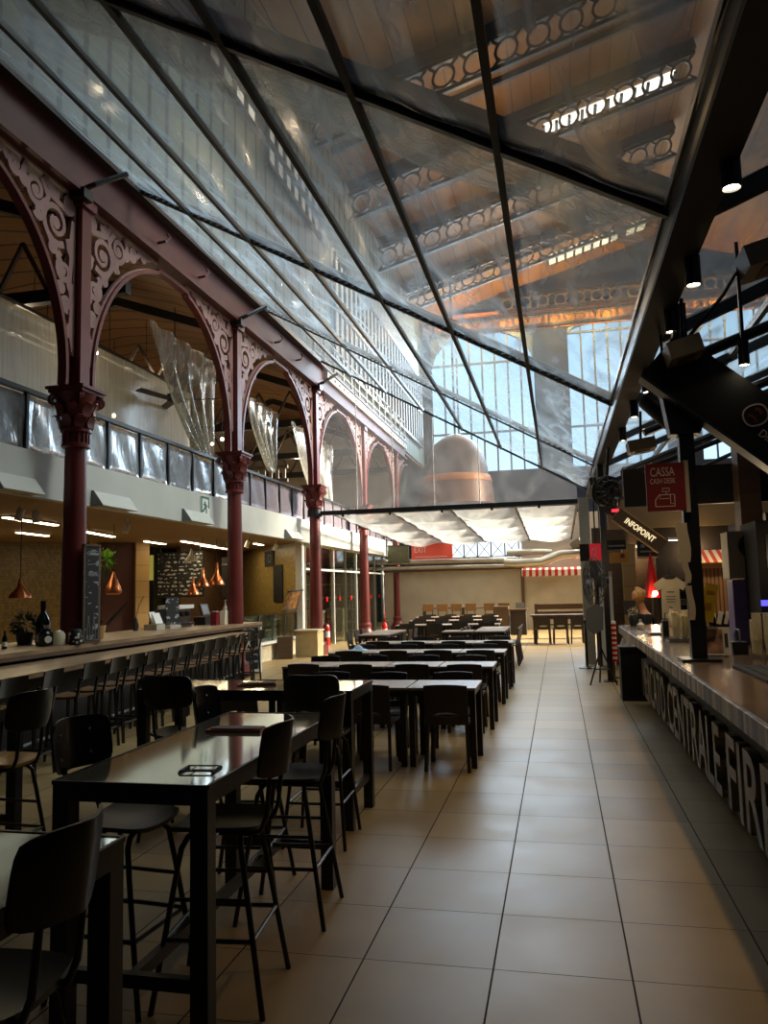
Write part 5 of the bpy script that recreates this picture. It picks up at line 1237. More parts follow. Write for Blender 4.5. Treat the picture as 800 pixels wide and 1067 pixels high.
# high bench with tan-backed chairs along the end wall
t = thing('end_bench_table', 'long high table before the cream end wall', 'table', (-3.6, 29.0, 0))
part(t, 'tabletop', B().bb((-5.0, 28.8, .92), (-2.0, 29.3, .96)), M['brown'], world=True)
for x in (-4.95, -3.5, -2.05):
    for y in (28.85, 29.25): part(t, 'leg', B().bb((x - .03, y - .03, 0), (x + .03, y + .03, .92)), M['black'], world=True)
def make_bench_chair():
    t = thing('high_chair', 'x', 'chair')
    part(t, 'seat', B().box((0, 0, .66), (.38, .38, .03)), M['tanw'])
    for sx in (-1, 1):
        for sy in (-1, 1): part(t, 'leg', B().bar((sx * .16, sy * .16, .65), (sx * .19, sy * .19, 0), .03, .03), M['black'])
    part(t, 'backrest', B().slab(lambda a, c: ((2 * a - 1) * .2, -.2 - .03 * c - .02 * sin(PI * a), .84 + .26 * c), 6, 3, (0, .015, 0)), M['tanw'], 60)
    part(t, 'back_post', B().bar((-.15, -.18, .66), (-.15, -.21, 1.0), .025, .025).bar((.15, -.18, .66), (.15, -.21, 1.0), .025, .025), M['black'])
    return t
hc = make_bench_chair()
for k in range(6):
    dup(hc, (-4.7 + k * .52 + (.15 if k > 3 else 0), 28.6, 0), 0, 'high chair with tan back along the end wall, %s from the red column' % ordn[k], 'high chairs along the end wall')
kill(hc)
t = thing('panel_desk', 'dark wooden panelled desk at the end of the high table', 'desk', (-1.85, 27.6, 0))
part(t, 'body', B().bb((-2.25, 27.6, 0), (-1.75, 28.1, 1.0)), M['brown'], world=True)
part(t, 'body', B().bb((-1.7, 27.7, 0), (-1.15, 28.2, .85)), M['dkwall'], world=True)
part(t, 'top', B().bb((-1.75, 27.65, .85), (-1.1, 28.25, .9)), M['brown'], world=True)
part(t, 'monitor', B().bb((-1.5, 27.8, .92), (-1.2, 27.84, 1.12)), M['greyp'], world=True)
# cafe corner under the striped awning
t = thing('cafe_table', 'long brown wooden table under the striped awning', 'table', (-.1, 23.95, 0))
part(t, 'tabletop', B().bb((-.85, 23.55, .78), (.75, 24.3, .83)), M['brown'], world=True)
for x in (-.75, .65):
    for y in (23.65, 24.2): part(t, 'leg', B().bb((x - .035, y - .035, 0), (x + .035, y + .035, .78)), M['brown'], world=True)
part(t, 'apron', B().bb((-.8, 23.6, .70), (.7, 23.64, .78)).bb((-.8, 24.2, .70), (.7, 24.24, .78)), M['brown'], world=True)
for k, x in enumerate((-.5, .0, .5)):
    c = dup(dc, (x, 23.45, 0), random.uniform(-.1, .1), 'chair at the brown cafe table under the awning, %s' % ('toward the dining tables', 'the middle one', 'toward the counter')[k], 'cafe chairs under the awning')
t = thing('high_settle', 'dark wooden bench with a slatted back behind the brown cafe table', 'bench', (-.1, 25.9, 0))
part(t, 'seat', B().bb((-.8, 25.6, .42), (.85, 26.0, .47)), M['brown'], world=True)
for z in (.68, .92): part(t, 'back_slat', B().bb((-.8, 26.02, z), (.85, 26.06, z + .17)), M['brown'], world=True)
for x in (-.75, .8): part(t, 'leg', B().bb((x - .04, 25.6, 0), (x + .04, 26.02, .42)).bb((x - .04, 26.06, 0), (x + .04, 26.12, 1.1)), M['brown'], world=True)
kill(dt); kill(dc)

# ------------------------------------------------------------------ the bar counter with raised lettering
CX0 = .82
t = thing('service_bar', 'long counter with raised metal lettering on its black slatted front', 'counter', (1.4, 6, 0))
part(t, 'worktop', B().bb((CX0 + .012, .4, 1.085), (1.9, 11.85, 1.11)), M['stone'], world=True)
part(t, 'edge_band', B().bb((CX0, .4, 1.0), (CX0 + .03, 11.86, 1.095)).bb((CX0 + .03, 11.83, 1.0), (1.9, 11.86, 1.095)), M['edge'], world=True)
part(t, 'underside', B().bb((CX0 + .03, .45, .99), (1.88, 11.8, 1.03)), M['blackm'], world=True)
part(t, 'front', B().bb((1.17, .5, .06), (1.86, 11.7, .99)), M['slats'], world=True)
part(t, 'plinth', B().bb((1.22, .5, 0), (1.86, 11.65, .06)), M['blackm'], world=True)
def word(body, y0, y1, zc=.385, hgt=.52):
    me = text_mesh(body, 1, M['let3d'], .03, 1, .012)
    xs = [v.co.x for v in me.vertices]; zs = [v.co.y for v in me.vertices]
    w = max(xs) - min(xs); hh = max(zs) - min(zs); cx = (max(xs) + min(xs)) / 2; cyy = (max(zs) + min(zs)) / 2
    L = abs(y1 - y0)
    for v in me.vertices:
        x, y, z = v.co
        # reads along -y when seen from the aisle
        v.co = (1.135 - z * 1.1, (y0 + y1) / 2 - (x - cx) * L / w, zc + (y - cyy) * hgt / hh)
    me.flip_normals() if False else None
    o = link('lettering', me, t); me.transform(Matrix.Translation((-1.4, -6, 0)))
    o['label'] = 'raised dull metal lettering'
word('MERCATO', 11.72, 9.32); word('CENTRALE', 9.08, 6.26); word('FIRENZE', 6.02, 3.3)

# spotlights on the beam
sp = [((.96, 4.13, 3.72), 'lit black can spotlight nearest the camera on the counter beam'), ((.965, 5.34, 3.67), 'lit black can spotlight, second along the counter beam from the camera'), ((.965, 6.36, 3.68), 'lit black can spotlight, third along the counter beam, above the tan box'),
      ((.965, 8.15, 3.63), 'lit black can spotlight, fourth along the counter beam, beside the tilted floodlight'), ((.965, 9.5, 3.66), 'lit black can spotlight, fifth along the counter beam'), ((.965, 11.17, 3.68), 'black can spotlight farthest along the counter beam')]
for k, (c, l) in enumerate(sp):
    t = thing('can_spotlight', l, 'spotlight', (c[0], c[1], c[2]), 0, 'can spotlights along the counter beam')
    cn = part(t, 'can', B().lathe([(.05, .20), (.052, .19), (.052, 0), (.044, 0), (.044, .03), (.01, .035)], 18, c), M['black'], 40, world=True)
    link('lens', B().lathe([(.042, .012), (.040, .02), (.002, .022)], 16).mesh('lens', M['lamp']), cn)
    part(t, 'mount', B().bb((c[0] - .02, c[1] - .02, c[2] + .19), (c[0] + .02, c[1] + .02, 3.93)).bb((c[0] - .04, c[1] - .03, c[2] + .19), (c[0] + .04, c[1] + .03, c[2] + .21)), M['black'], world=True)
c = (1.42, 6.1, 3.30)
t = thing('can_spotlight', 'lit black can spotlight above the dark logo board', 'spotlight', c, 0, 'can spotlights along the counter beam')
part(t, 'can', B().lathe([(.038, .19), (.04, .18), (.04, 0), (.034, 0), (.034, .02), (.01, .025)], 18, c), M['black'], 40, world=True)
part(t, 'lens', B().lathe([(.034, .006), (.032, .012), (.002, .014)], 16, c), M['lamp'], world=True)
part(t, 'mount', B().bb((c[0] - .012, c[1] - .012, c[2] + .19), (c[0] + .012, c[1] + .012, 4.25)), M['black'], world=True)
def fixture_box(label, c, d, tilt, rz):
    t = thing('speaker_box', label, 'speaker', c, rz, 'tan boxes under the side canopy')
    R = Matrix.Rotation(tilt, 3, 'Y')
    part(t, 'shell', B().box((0, 0, 0), d, R), M['pbox'])
    part(t, 'grille', B().box(R @ Vector((0, 0, -d[2] / 2 - .006)), (d[0] * .55, d[1] * .6, .014), R), M['brown'])
    part(t, 'bracket', B().tube([(0, 0, d[2] / 2), (.02, .05, d[2] / 2 + .35)], .015), M['black'])
fixture_box('tan box fixture under the side canopy, cut by the picture edge beside the closest spotlights', (1.66, 6.0, 4.08), (.5, .4, .16), -.25, 0)
fixture_box('tan box fixture mounted over the black post head', (.98, 6.0, 3.42), (.24, .26, .13), -.25, 0)
fixture_box('tan box fixture farther along the side canopy, above the red CASSA sign', (1.0, 9.3, 3.28), (.30, .3, .13), -.15, 0)
t = thing('flood_light', 'black cylindrical floodlight tilted down beside the black post head', 'floodlight', (.92, 7.0, 3.2))
a = Vector((.62, -.1, -.7)).normalized(); R = Vector((0, 0, 1)).rotation_difference(a).to_matrix()
part(t, 'can', B().lathe([(.075, -.17), (.09, -.15), (.09, .15), (.078, .17), (.07, .14), (.01, .13)], 20, (0, 0, 0), R), M['black'], 40)
part(t, 'yoke', B().tube([(-.02, -.1, 0), (.05, -.12, .12), (.05, 0, .2), (.05, .12, .12), (-.02, .1, 0)], .012).tube([(.05, 0, .2), (.05, 0, .72)], .012), M['black'])

# black post on the counter with its head, board and papers
t = thing('steel_post', 'black steel post rising from the counter beside the CASSA sign', 'post', (1.02, 6.38, 1.11))
part(t, 'shaft', B().bb((.965, 6.33, 1.11), (1.075, 6.43, 3.9)), M['black'], world=True)
part(t, 'foot_plate', B().bb((.88, 6.24, 1.11), (1.16, 6.52, 1.13)), M['black'], world=True)
part(t, 'head_bracket', B().prism([(-.08, 2.85), (.14, 2.85), (.34, 3.38), (-.16, 3.40)], lambda a, b: (.98 + a, 6.30, b), lambda a, b: (.98 + a, 6.46, b)), M['black'], world=True)
for z0, z1, dx, w in ((1.86, 2.16, .008, .085), (1.70, 1.86, .01, .045), (1.42, 1.68, .025, .045)):
    part(t, 'taped_paper', B().slab(lambda a, c: (.962 + dx + w * (a - .75) + .01 * sin(5 * c), 6.325 - .004, z0 + (z1 - z0) * c), 4, 6, (0, -.003, 0)), M['paper2'], world=True)
t = thing('logo_board', 'slanting dark kiosk board with a white ringed logo and partly cut lettering', 'sign', (1.35, 6.25, 3.0))
ang = math.radians(-41)
part(t, 'board', B().box((.05, 0, -.03), (1.5, .16, .42), Matrix.Rotation(-ang, 3, 'Y')), M['blackm'])
ux = Vector((cos(ang), 0, sin(ang))); uz = Vector((-sin(ang), 0, cos(ang)))
fnl = lambda a, c, h: tuple(Vector((.05, -.083, -.03)) + ux * a + uz * c + Vector((0, h, 0)))
ring = [(.09 + .078 * cos(2 * PI * k / 20) * (1 + .12 * sin(4 * PI * k / 20 + .6)), .03 + .09 * sin(2 * PI * k / 20)) for k in range(21)]
part(t, 'logo_ring', B().ribbon(ring, .011, fnl, .006), M['signtxt'])
part(t, 'logo_mark', B().ribbon([(.06, .07), (.09, .08), (.12, .06)], .025, fnl, .004).ribbon([(.05, .0), (.09, .01), (.13, -.01)], .02, fnl, .004), mat('faded_red_mark', rgb(120, 40, 30), .6))
Rm = Matrix.Rotation(-ang, 4, 'Y')
def put_text(nm, body, size, m, a, c, sx=1.0, ext=.003, al='LEFT', bold=0):
    me = text_mesh(body, size, m, ext, sx, bold, 1, al)
    o = place_mesh(nm, me, Matrix.Translation(Vector((.05, -.086, -.03)) + ux * a + uz * c) @ Rm @ Matrix.Rotation(PI / 2, 4, 'X'), t)
    return o
put_text('lettering', 'DI', .15, M['signtxt'], .21, .06, .9)
put_text('lettering', 'Dille', .085, M['signtxt'], .19, -.055, .9)
part(t, 'edge_trim', B().box(tuple(Vector((.05, 0, -.03)) - uz * .215), (1.5, .18, .02), Matrix.Rotation(-ang, 3, 'Y')), M['greyst'])
t = thing('cassa_sign', 'hanging red cash desk sign with white hand lettering beside the black post', 'sign', (.84, 6.3, 2.44), -.05)
part(t, 'panel', B().box((0, 0, 0), (.285, .05, .37)), M['redsign'])
part(t, 'mounting_rail', B().box((.155, .02, 0), (.035, .06, .40)), M['cream'])
def ctext(body, size, z, sx):
    me = text_mesh(body, size, M['signtxt'], .001, sx)
    place_mesh('lettering', me, Matrix.Translation((-.02, -.0275, z)) @ Matrix.Rotation(PI / 2, 4, 'X'), t)
ctext('CASSA', .098, .115, .62); ctext('CASH DESK', .058, .045, .62)
fnc = lambda a, c, h: (a, -.027 + h, c)
part(t, 'till_pictogram', B().ribbon([(-.08, -.15), (.06, -.15), (.06, -.06), (.03, -.06), (-.05, -.06), (-.08, -.10), (-.08, -.15)], .007, fnc, .003).ribbon([(-.04, -.06), (-.05, -.09), (.02, -.09)], .005, fnc, .003).ribbon([(.0, -.06), (.0, -.035), (-.025, -.035), (-.025, -.01), (.025, -.01), (.025, -.035), (.0, -.035)], .006, fnc, .003).ribbon([(.03, -.06), (.03, -.13), (.055, -.13)], .005, fnc, .003), M['signtxt'])
# things on the counter
ZT = 1.11
def cups(label, x, y, n, seed, tall):
    q = random.Random(seed)
    for k in range(n):
        px, py = x + (k % 3) * .075 + q.uniform(-.01, .01), y + (k // 3) * .08 + q.uniform(-.01, .01)
        hgt = tall * q.uniform(.85, 1.1)
        t = thing('cup_stack', label % ordn[k], 'cups', (px, py, ZT + .03), 0, 'stacks of clear cups on the counter')
        b = B().lathe([(.026, 0), (.034, .11), (.036, .112)], 14)
        m = int((hgt - .11) / .018)
        pr = [(.033, .09)]
        for i in range(m): pr += [(.034, .10 + i * .018), (.0365, .112 + i * .018), (.034, .114 + i * .018)]
        pr += [(.03, .115 + m * .018)]
        b.lathe(pr, 14)
        part(t, 'cups', b, M['frost'], 40)
        part(t, 'rim', B().lathe([(.035, .112 + m * .018), (.0375, .114 + m * .018), (.0375, .119 + m * .018), (.034, .119 + m * .018)], 14), M['frost'])
cups('tall stack of clear plastic cups on the tray behind the post, %s of the group', 1.16, 8.45, 6, 3, .27)
cups('tall stack of pale cups beside the violet panel, %s of the group', 1.48, 6.55, 4, 5, .30)
simple('cup_tray', 'dark tray under the stacked clear cups behind the black post', 'tray', 1.24, 8.5, [('tray_base', B().box((0, 0, .012), (.36, .34, .024)), M['black']), ('rim', B().box((0, -.17, .02), (.36, .012, .03)).box((0, .17, .02), (.36, .012, .03)), M['steel'])], 0, ZT)
simple('straw_holder', 'black straw rack at the aisle side of the cup tray', 'holder', 1.08, 8.75, [('box', B().box((0, 0, .1), (.06, .12, .2)), M['black']), ('lever', B().tube([(0, 0, .2), (.0, -.04, .28), (.03, -.06, .28)], .006), M['steel'])], 0, ZT)
t = thing('photo_stand', 'white framed picture of dishes leaning on the counter beside the post', 'picture', (1.20, 6.72, ZT - .02), -.15)
Rt = Matrix.Rotation(-.35, 3, 'X')
part(t, 'frame_panel', B().box((0, 0, .14), (.23, .016, .23), Rt), M['paper'])
part(t, 'print', B().box((.0, -.012, .145), (.12, .004, .19), Rt), mat('dish_print', rgb(190, 140, 110), .5, 0, .3, 14, col2=rgb(90, 50, 40)))
part(t, 'black_marks', B().box((-.08, -.011, .15), (.03, .004, .09), Rt).box((.085, -.011, .15), (.025, .004, .11), Rt), M['black'])
part(t, 'foot', B().box((0, .06, .02), (.2, .1, .02)), M['black'])
t = thing('yellow_card_sign', 'tilted yellow card sign taped beside the black post above the counter', 'sign', (1.16, 6.62, ZT), 0)
part(t, 'card', B().box((0, 0, .43), (.10, .008, .30), Matrix.Rotation(.2, 3, 'Y')), M['yellow'])
part(t, 'stick', B().bar((-.03, .01, .25), (-.07, .03, 0), .012, .012), M['black'])
part(t, 'print_marks', B().box((.015, -.005, .51), (.06, .002, .03), Matrix.Rotation(.16, 3, 'Y')).box((-.01, -.005, .40), (.05, .002, .06), Matrix.Rotation(.16, 3, 'Y')), mat('ochre_print', rgb(160, 120, 30), .6))
simple('straw_jar', 'glass jar full of sachets behind the framed picture', 'jar', 1.34, 7.55, [('glass_body', B().lathe([(.07, 0), (.08, .02), (.08, .13), (.05, .17), (.055, .19)], 16), M['glass']), ('sachets', B().box((0, 0, .07), (.09, .09, .09), Matrix.Rotation(.5, 3, 'Z')), M['tee'])], 0, ZT)
simple('drinks_caddy', 'black caddy of small jars beside the framed picture', 'caddy', 1.42, 6.95, [('box', B().box((0, 0, .05), (.12, .16, .1)), M['black']), ('jar', B().lathe([(.03, .1), (.032, .16), (.02, .18)], 12), M['glass']), ('handle', B().tube([(0, -.08, .1), (0, -.08, .2), (0, .08, .2), (0, .08, .1)], .006), M['steel'])], 0, ZT)
simple('drip_mat', 'black ribbed drip tray let into the counter top', 'tray', 1.38, 5.45, [('mat_base', B().box((0, 0, .006), (.44, .9, .012)), M['blackm']), ('ribs', [b for b in [B()]][0].box((-.15, 0, .014), (.02, .84, .006)).box((-.05, 0, .014), (.02, .84, .006)).box((.05, 0, .014), (.02, .84, .006)).box((.15, 0, .014), (.02, .84, .006)), M['black'])], 0, ZT)
simple('small_tray', 'low black sample tray on the counter before the cup tray', 'tray', 1.08, 9.6, [('tray_base', B().box((0, 0, .01), (.16, .2, .02)), M['black']), ('glass_tea_light', B().lathe([(.03, .02), (.035, .09), (.03, .09)], 12), M['glass'])], 0, ZT)
simple('pink_box', 'magenta box at the picture edge on the counter', 'box', 1.66, 5.95, [('carton', B().box((0, 0, .05), (.14, .14, .1)), mat('magenta_card', rgb(150, 24, 84), .5)), ('lid', B().box((0, 0, .105), (.145, .145, .01)), mat('magenta_lid', rgb(120, 20, 70), .5))], 0, ZT)
t = thing('drinks_machine', 'tall black drinks machine with a blue lit strip at the picture edge', 'machine', (1.86, 7.5, ZT))
part(t, 'cabinet', B().box((.1, .15, .56), (.5, .6, 1.12)), M['blackm'])
part(t, 'display', B().box((-.05, -.155, .40), (.20, .012, .05)), M['blue'])
part(t, 'knob', B().lathe([(.035, 0), (.035, .03), (.005, .032)], 14, (.11, -.15, .40), Matrix.Rotation(PI / 2, 3, 'X')), M['steel'])
part(t, 'vent_panel', B().box((.1, -.155, .85), (.36, .01, .3)), M['greyst'])
t = thing('ice_machine', 'white machine with a round black dial and violet front beside the black one', 'machine', (1.72, 8.0, ZT))
part(t, 'head', B().box((.0, 0, .84), (.3, .3, .44)), M['cream'])
part(t, 'front', B().box((.0, -.02, .3), (.26, .26, .62)), M['purple'])
part(t, 'dial', B().lathe([(.12, 0), (.12, .02), (.09, .03), (.09, .02), (.005, .02)], 22, (.06, -.15, .92), Matrix.Rotation(PI / 2, 3, 'X')), M['black'])
part(t, 'light_strip', B().box((.125, -.16, .42), (.012, .012, .5)), M['blue'])

t = solo('power_cable', B().tube([(1.40, 6.05, 4.0), (1.30, 6.06, 3.84), (1.16, 6.08, 3.68), (1.05, 6.1, 3.56), (.99, 6.12, 3.48)], .014, 6), M['black'], 'black power cable drooping from the tan box to the post head', 'cable', None, (1.2, 6.1, 3.7), 60)
for k, (x, y, h, r, mm, lb) in enumerate(((1.62, 9.9, .22, .045, 'bottle', 'dark bottle on the counter before the striped kiosk awning, toward the aisle'), (1.74, 9.8, .26, .04, 'bottle', 'taller dark bottle on the counter before the striped kiosk awning'), (1.5, 10.3, .14, .06, 'glass', 'glass tumbler on the counter behind the cup tray'), (1.66, 10.9, .2, .05, 'greyst', 'slate coloured canister on the counter near the T-shirt'), (1.5, 11.4, .24, .05, 'tee', 'cream canister on the counter below the T-shirt'), (1.12, 11.1, .12, .05, 'glass', 'glass tumbler at the aisle side far along the counter'), (1.02, 10.7, .10, .045, 'white', 'small white cup at the aisle side far along the counter'))):
    t = thing('counter_vessel', lb, 'container', (x, y, ZT), 0, 'vessels along the lettered counter')
    part(t, 'vessel_body', B().lathe([(r * .85, 0), (r, .01), (r, h * .62), (r * .5, h * .8), (r * .42, h)] if mm != 'glass' else [(r * .8, 0), (r, h), (r * .92, h), (r * .74, .012), (.004, .012)], 16), M[mm], 40)
    if mm != 'glass': part(t, 'cap', B().lathe([(r * .46, h), (r * .46, h + .02), (.004, h + .022)], 14), M['steel'])
# counter end: bin, tripod fan, post, small stand
t = thing('waste_bin', 'black bin with a crumpled clear bag at the far end of the counter', 'bin', (1.05, 12.2, 0))
part(t, 'body', B().bb((.84, 12.02, 0), (1.26, 12.42, .74)), M['blackm'], world=True)
part(t, 'rim', B().bb((.82, 12.0, .74), (1.28, 12.44, .78)), M['black'], world=True)
part(t, 'bag', B().grid(lambda a, c: (.84 + .25 * a, 12.04 + .3 * c, .78 + .16 * sin(PI * a) * sin(PI * c) * (1 + .4 * sin(13 * a + 9 * c))), 10, 10), M['curtain'], 60, world=True)
t = thing('tripod_fan', 'black pedestal fan on a tripod before the far end of the counter', 'fan', (.66, 14.0, 0))
for k in range(3):
    g = -2.5 + k * 2 * PI / 3
    part(t, 'leg', B().tube([(0, 0, .62), (.26 * cos(g), .26 * sin(g), 0)], .014), M['black'])
    part(t, 'brace', B().tube([(0, 0, .25), (.15 * cos(g), .15 * sin(g), .26)], .008), M['black'])
part(t, 'pole', B().tube([(0, 0, .3), (0, 0, 1.68)], .02), M['black'])
Rf = Matrix.Rotation(-1.2, 3, 'Z') @ Matrix.Rotation(PI / 2, 3, 'X')
part(t, 'motor', B().lathe([(.03, -.2), (.08, -.18), (.09, -.04), (.05, 0)], 16, (0, 0, 1.75), Rf), M['black'], 40)
cg = B()
for rr, zz in ((.42, .06), (.40, .10), (.28, .15), (.14, .17), (.40, .02), (.28, -.02), (.14, -.04)):
    cg.tube([Rf @ Vector((rr * cos(2 * PI * k / 24), rr * sin(2 * PI * k / 24), zz)) + Vector((0, 0, 1.75)) for k in range(25)], .006, 5)
for k in range(20):
    g = 2 * PI * k / 20
    cg.tube([Rf @ Vector((r_ * cos(g), r_ * sin(g), z_)) + Vector((0, 0, 1.75)) for r_, z_ in ((.05, .17), (.28, .15), (.42, .06), (.28, -.02), (.06, -.04))], .004, 4)
part(t, 'cage', cg, M['black'])
fb = B()
for k in range(4):
    g = k * PI / 2
    fb.slab(lambda a, c: tuple(Rf @ Vector(((.06 + .3 * a) * cos(g) - (c - .5) * .2 * sin(g), (.06 + .3 * a) * sin(g) + (c - .5) * .2 * cos(g), .05 + .06 * (c - .5))) + Vector((0, 0, 1.75))), 3, 3, tuple(Rf @ Vector((0, 0, .005))))
part(t, 'blades', fb, M['greyst'])
t = thing('grey_display_panel', 'grey rounded panel hanging on the tripod under the fan', 'panel', (.58, 13.86, .85))
part(t, 'panel', B().prism([(-.02, .0), (.13, .08), (.15, .46), (.02, .52), (-.14, .42), (-.16, .10)], lambda a, b: (a, -.012, b), lambda a, b: (a, .012, b)), M['greyp'])
part(t, 'hook', B().tube([(0, 0, .5), (.06, .06, .58)], .008), M['black'])
t = thing('queue_post', 'black queue post on a round base near the cream pillar', 'post', (.5, 16.6, 0))
part(t, 'base', B().lathe([(.17, 0), (.17, .015), (.06, .04), (.03, .05)], 20), M['black'], 40)
part(t, 'pole', B().tube([(0, 0, .03), (0, 0, .92)], .025).lathe([(.035, .9), (.04, .92), (.04, .97), (.01, .99)], 14), M['black'])
t = thing('striped_cup_tower', 'tower of red and white cups on a stand beside the tripod', 'cups', (.92, 14.9, 0))
part(t, 'stand', B().lathe([(.12, 0), (.12, .02), (.02, .04), (.02, .3)], 14), M['brown'], 40)
for k in range(8): part(t, 'cup_band', B().lathe([(.07, .3 + k * .09), (.075, .3 + k * .09), (.075, .345 + k * .09), (.07, .345 + k * .09)], 14), M['redext'])
part(t, 'column_core', B().lathe([(.068, .3), (.068, 1.02), (.01, 1.03)], 14), M['white'])
t = thing('information_post', 'dark slim post at the far end of the counter carrying the lit sign', 'post', (.82, 14.4, 0))
part(t, 'shaft', B().bb((.77, 14.35, 0), (.87, 14.45, 3.85)), M['black'], world=True)
part(t, 'foot_plate', B().bb((.70, 14.28, 0), (.94, 14.52, .015)), M['black'], world=True)
part(t, 'head', B().prism([(-.05, 3.0), (.2, 2.9), (.35, 3.4), (-.12, 3.5)], lambda a, b: (.82 + a, 14.36, b), lambda a, b: (.82 + a, 14.44, b)), M['black'], world=True)
t = thing('infopoint_sign', 'slanting brown sign board with lit INFOPOINT letters', 'sign', (1.42, 14.2, 2.62))
ang = math.radians(-39); ux = Vector((cos(ang), 0, sin(ang))); uz = Vector((-sin(ang), 0, cos(ang)))
Rm = Matrix.Rotation(-ang, 4, 'Y')
part(t, 'board', B().box((0, 0, 0), (.96, .12, .25), Matrix.Rotation(-ang, 3, 'Y')), M['brown'])
part(t, 'edge_trim', B().box(tuple(uz * .13), (.96, .15, .02), Matrix.Rotation(-ang, 3, 'Y')).box(tuple(uz * -.13), (.96, .15, .02), Matrix.Rotation(-ang, 3, 'Y')), M['lwood'])
me = text_mesh('INFOPOINT', .14, M['letter'], .008, .8, .003)
place_mesh('lettering', me, Matrix.Translation(Vector((0, -.07, 0))) @ Rm @ Matrix.Rotation(PI / 2, 4, 'X'), t)
part(t, 'red_lamp', B().box(tuple(ux * -.50 + Vector((0, -.03, .05))), (.12, .06, .05)), emit('red_pilot', (1, .05, .08, 1), 1.2))
t = thing('ventilator_head', 'round black caged ventilator where the beam meets the far post', 'fan', (.80, 12.6, 3.15))
cg = B()
Rv = Matrix.Rotation(.5, 3, 'Z') @ Matrix.Rotation(PI / 2 + .2, 3, 'X')
for rr, zz in ((.24, .06), (.18, .12), (.09, .15), (.24, -.02)):
    cg.tube([Rv @ Vector((rr * cos(2 * PI * k / 20), rr * sin(2 * PI * k / 20), zz)) for k in range(21)], .012, 5)
for k in range(14):
    g = 2 * PI * k / 14
    cg.tube([Rv @ Vector((r_ * cos(g), r_ * sin(g), z_)) for r_, z_ in ((.04, .15), (.18, .12), (.24, .04))], .008, 4)
part(t, 'cage', cg, M['black'])
part(t, 'housing', B().lathe([(.24, -.02), (.2, -.12), (.1, -.2), (.02, -.22)], 20, (0, 0, 0), Rv), M['blackm'], 40)
part(t, 'arm', B().tube([(0, .1, .1), (.05, .15, .5), (.08, .1, .78)], .03), M['black'])
for k, (dx, dz) in enumerate(((-.22, .1), (.12, -.25), (.25, .2))):
    t = thing('clip_spot', ('small clip lamp on the aisle side of the round ventilator', 'small clip lamp under the round ventilator', 'small clip lamp on the kiosk side of the round ventilator')[k], 'lamp', (.80 + dx, 12.3, 3.15 + dz), 0, 'clip lamps by the ventilator')
    part(t, 'head', B().lathe([(.05, 0), (.055, .1), (.03, .14)], 12, (0, 0, 0), Matrix.Rotation(.8, 3, 'X')), M['black'], 40)
    part(t, 'reflector', B().lathe([(.045, -.002), (.01, .004)], 12, (0, 0, 0), Matrix.Rotation(.8, 3, 'X')), M['chrome'])
t = thing('red_dining_sign', 'small square red sign with a white plate-and-fork emblem near the dark post', 'sign', (.68, 14.6, 2.28))
part(t, 'panel', B().box((0, 0, 0), (.20, .04, .31)), emit('backlit_red_panel', (.55, .02, .03, 1), .6))
fnr = lambda a, c, h: (a, -.022 + h, c)
part(t, 'emblem', B().ribbon([(.065 * cos(2 * PI * k / 16), .085 * sin(2 * PI * k / 16)) for k in range(14)], .014, fnr, .004).ribbon([(.0, .05), (.0, -.06)], .014, fnr, .004), M['signtxt'])
part(t, 'side_board', B().box((-.19, .02, .0), (.17, .03, .31)), M['blackm'])
part(t, 'hanger', B().tube([(0, 0, .15), (0, 0, .9)], .01), M['black'])
t = thing('black_pendant', 'small black cone pendant under the red plate-and-fork sign', 'pendant lamp', (.72, 15.2, 1.92))
part(t, 'shade', B().lathe([(.11, 0), (.03, .14), (.02, .2)], 16), M['black'], 40)
part(t, 'cord', B().tube([(0, 0, .2), (0, 0, 1.6)], .006), M['black'])

# kiosk block behind the counter
struct('wall_kiosk', B().bb((1.78, 15.2, 0), (9, 15.3, 3.5)), M['dkwall'])
struct('wall_kiosk_side', B().bb((6.5, 1, 0), (6.7, 17.6, 3.4)), M['dkwall'])
struct('wall_kiosk_band', B().bb((.95, 15.1, 2.72), (6.5, 15.19, 3.5)), M['tanc'])
struct('beam', B().bb((.80, 9.5, 2.60), (6.5, 9.6, 3.05)), M['blackm'])
struct('partition', B().bb((2.42, 9.9, 0), (2.54, 12.0, 2.5)), M['dkwall'])
struct('pillar_kiosk', B().bb((2.0, 9.2, 1.2), (2.22, 9.5, 3.4)), M['brown'])
struct('pillar_kiosk_pale', B().bb((1.30, 16.6, 0), (1.55, 16.9, 2.5)), M['lwood'])
struct('wall_kiosk_front', B().bb((.74, 17.2, 0), (2.6, 17.3, 2.9)), M['brown'])
for k, (p, q, l) in enumerate((((1.0, 16.9), (1.35, 16.9), 'short lit ceiling strip under the INFOPOINT sign, toward the aisle'), ((1.6, 16.9), (1.85, 16.9), 'short lit ceiling strip under the INFOPOINT sign, middle'), ((1.95, 14.6), (2.45, 14.6), 'lit ceiling strip right behind the black counter post'))):
    t = thing('ceiling_strip_lamp', l, 'lamp', (p[0], p[1], 2.47), 0, 'lit strips in the kiosk ceiling')
    part(t, 'housing', B().bar((p[0], p[1], 2.475), (q[0], q[1], 2.475), .10, .04), M['white'], world=True)
    part(t, 'diffuser', B().bar((p[0], p[1], 2.448), (q[0], q[1], 2.448), .08, .014), M['lampn'], world=True)
t = thing('kiosk_board', 'dark name board with faint lettering on the kiosk wall beyond INFOPOINT', 'sign', (1.62, 15.0, 2.33))
part(t, 'panel', B().box((0, 0, 0), (.36, .05, .28)), M['blackm'])
part(t, 'marks', B().box((-.08, -.03, .05), (.07, .004, .06)).box((.06, -.03, .05), (.14, .004, .03)).box((0, -.03, -.05), (.26, .004, .03)), M['greyp'])
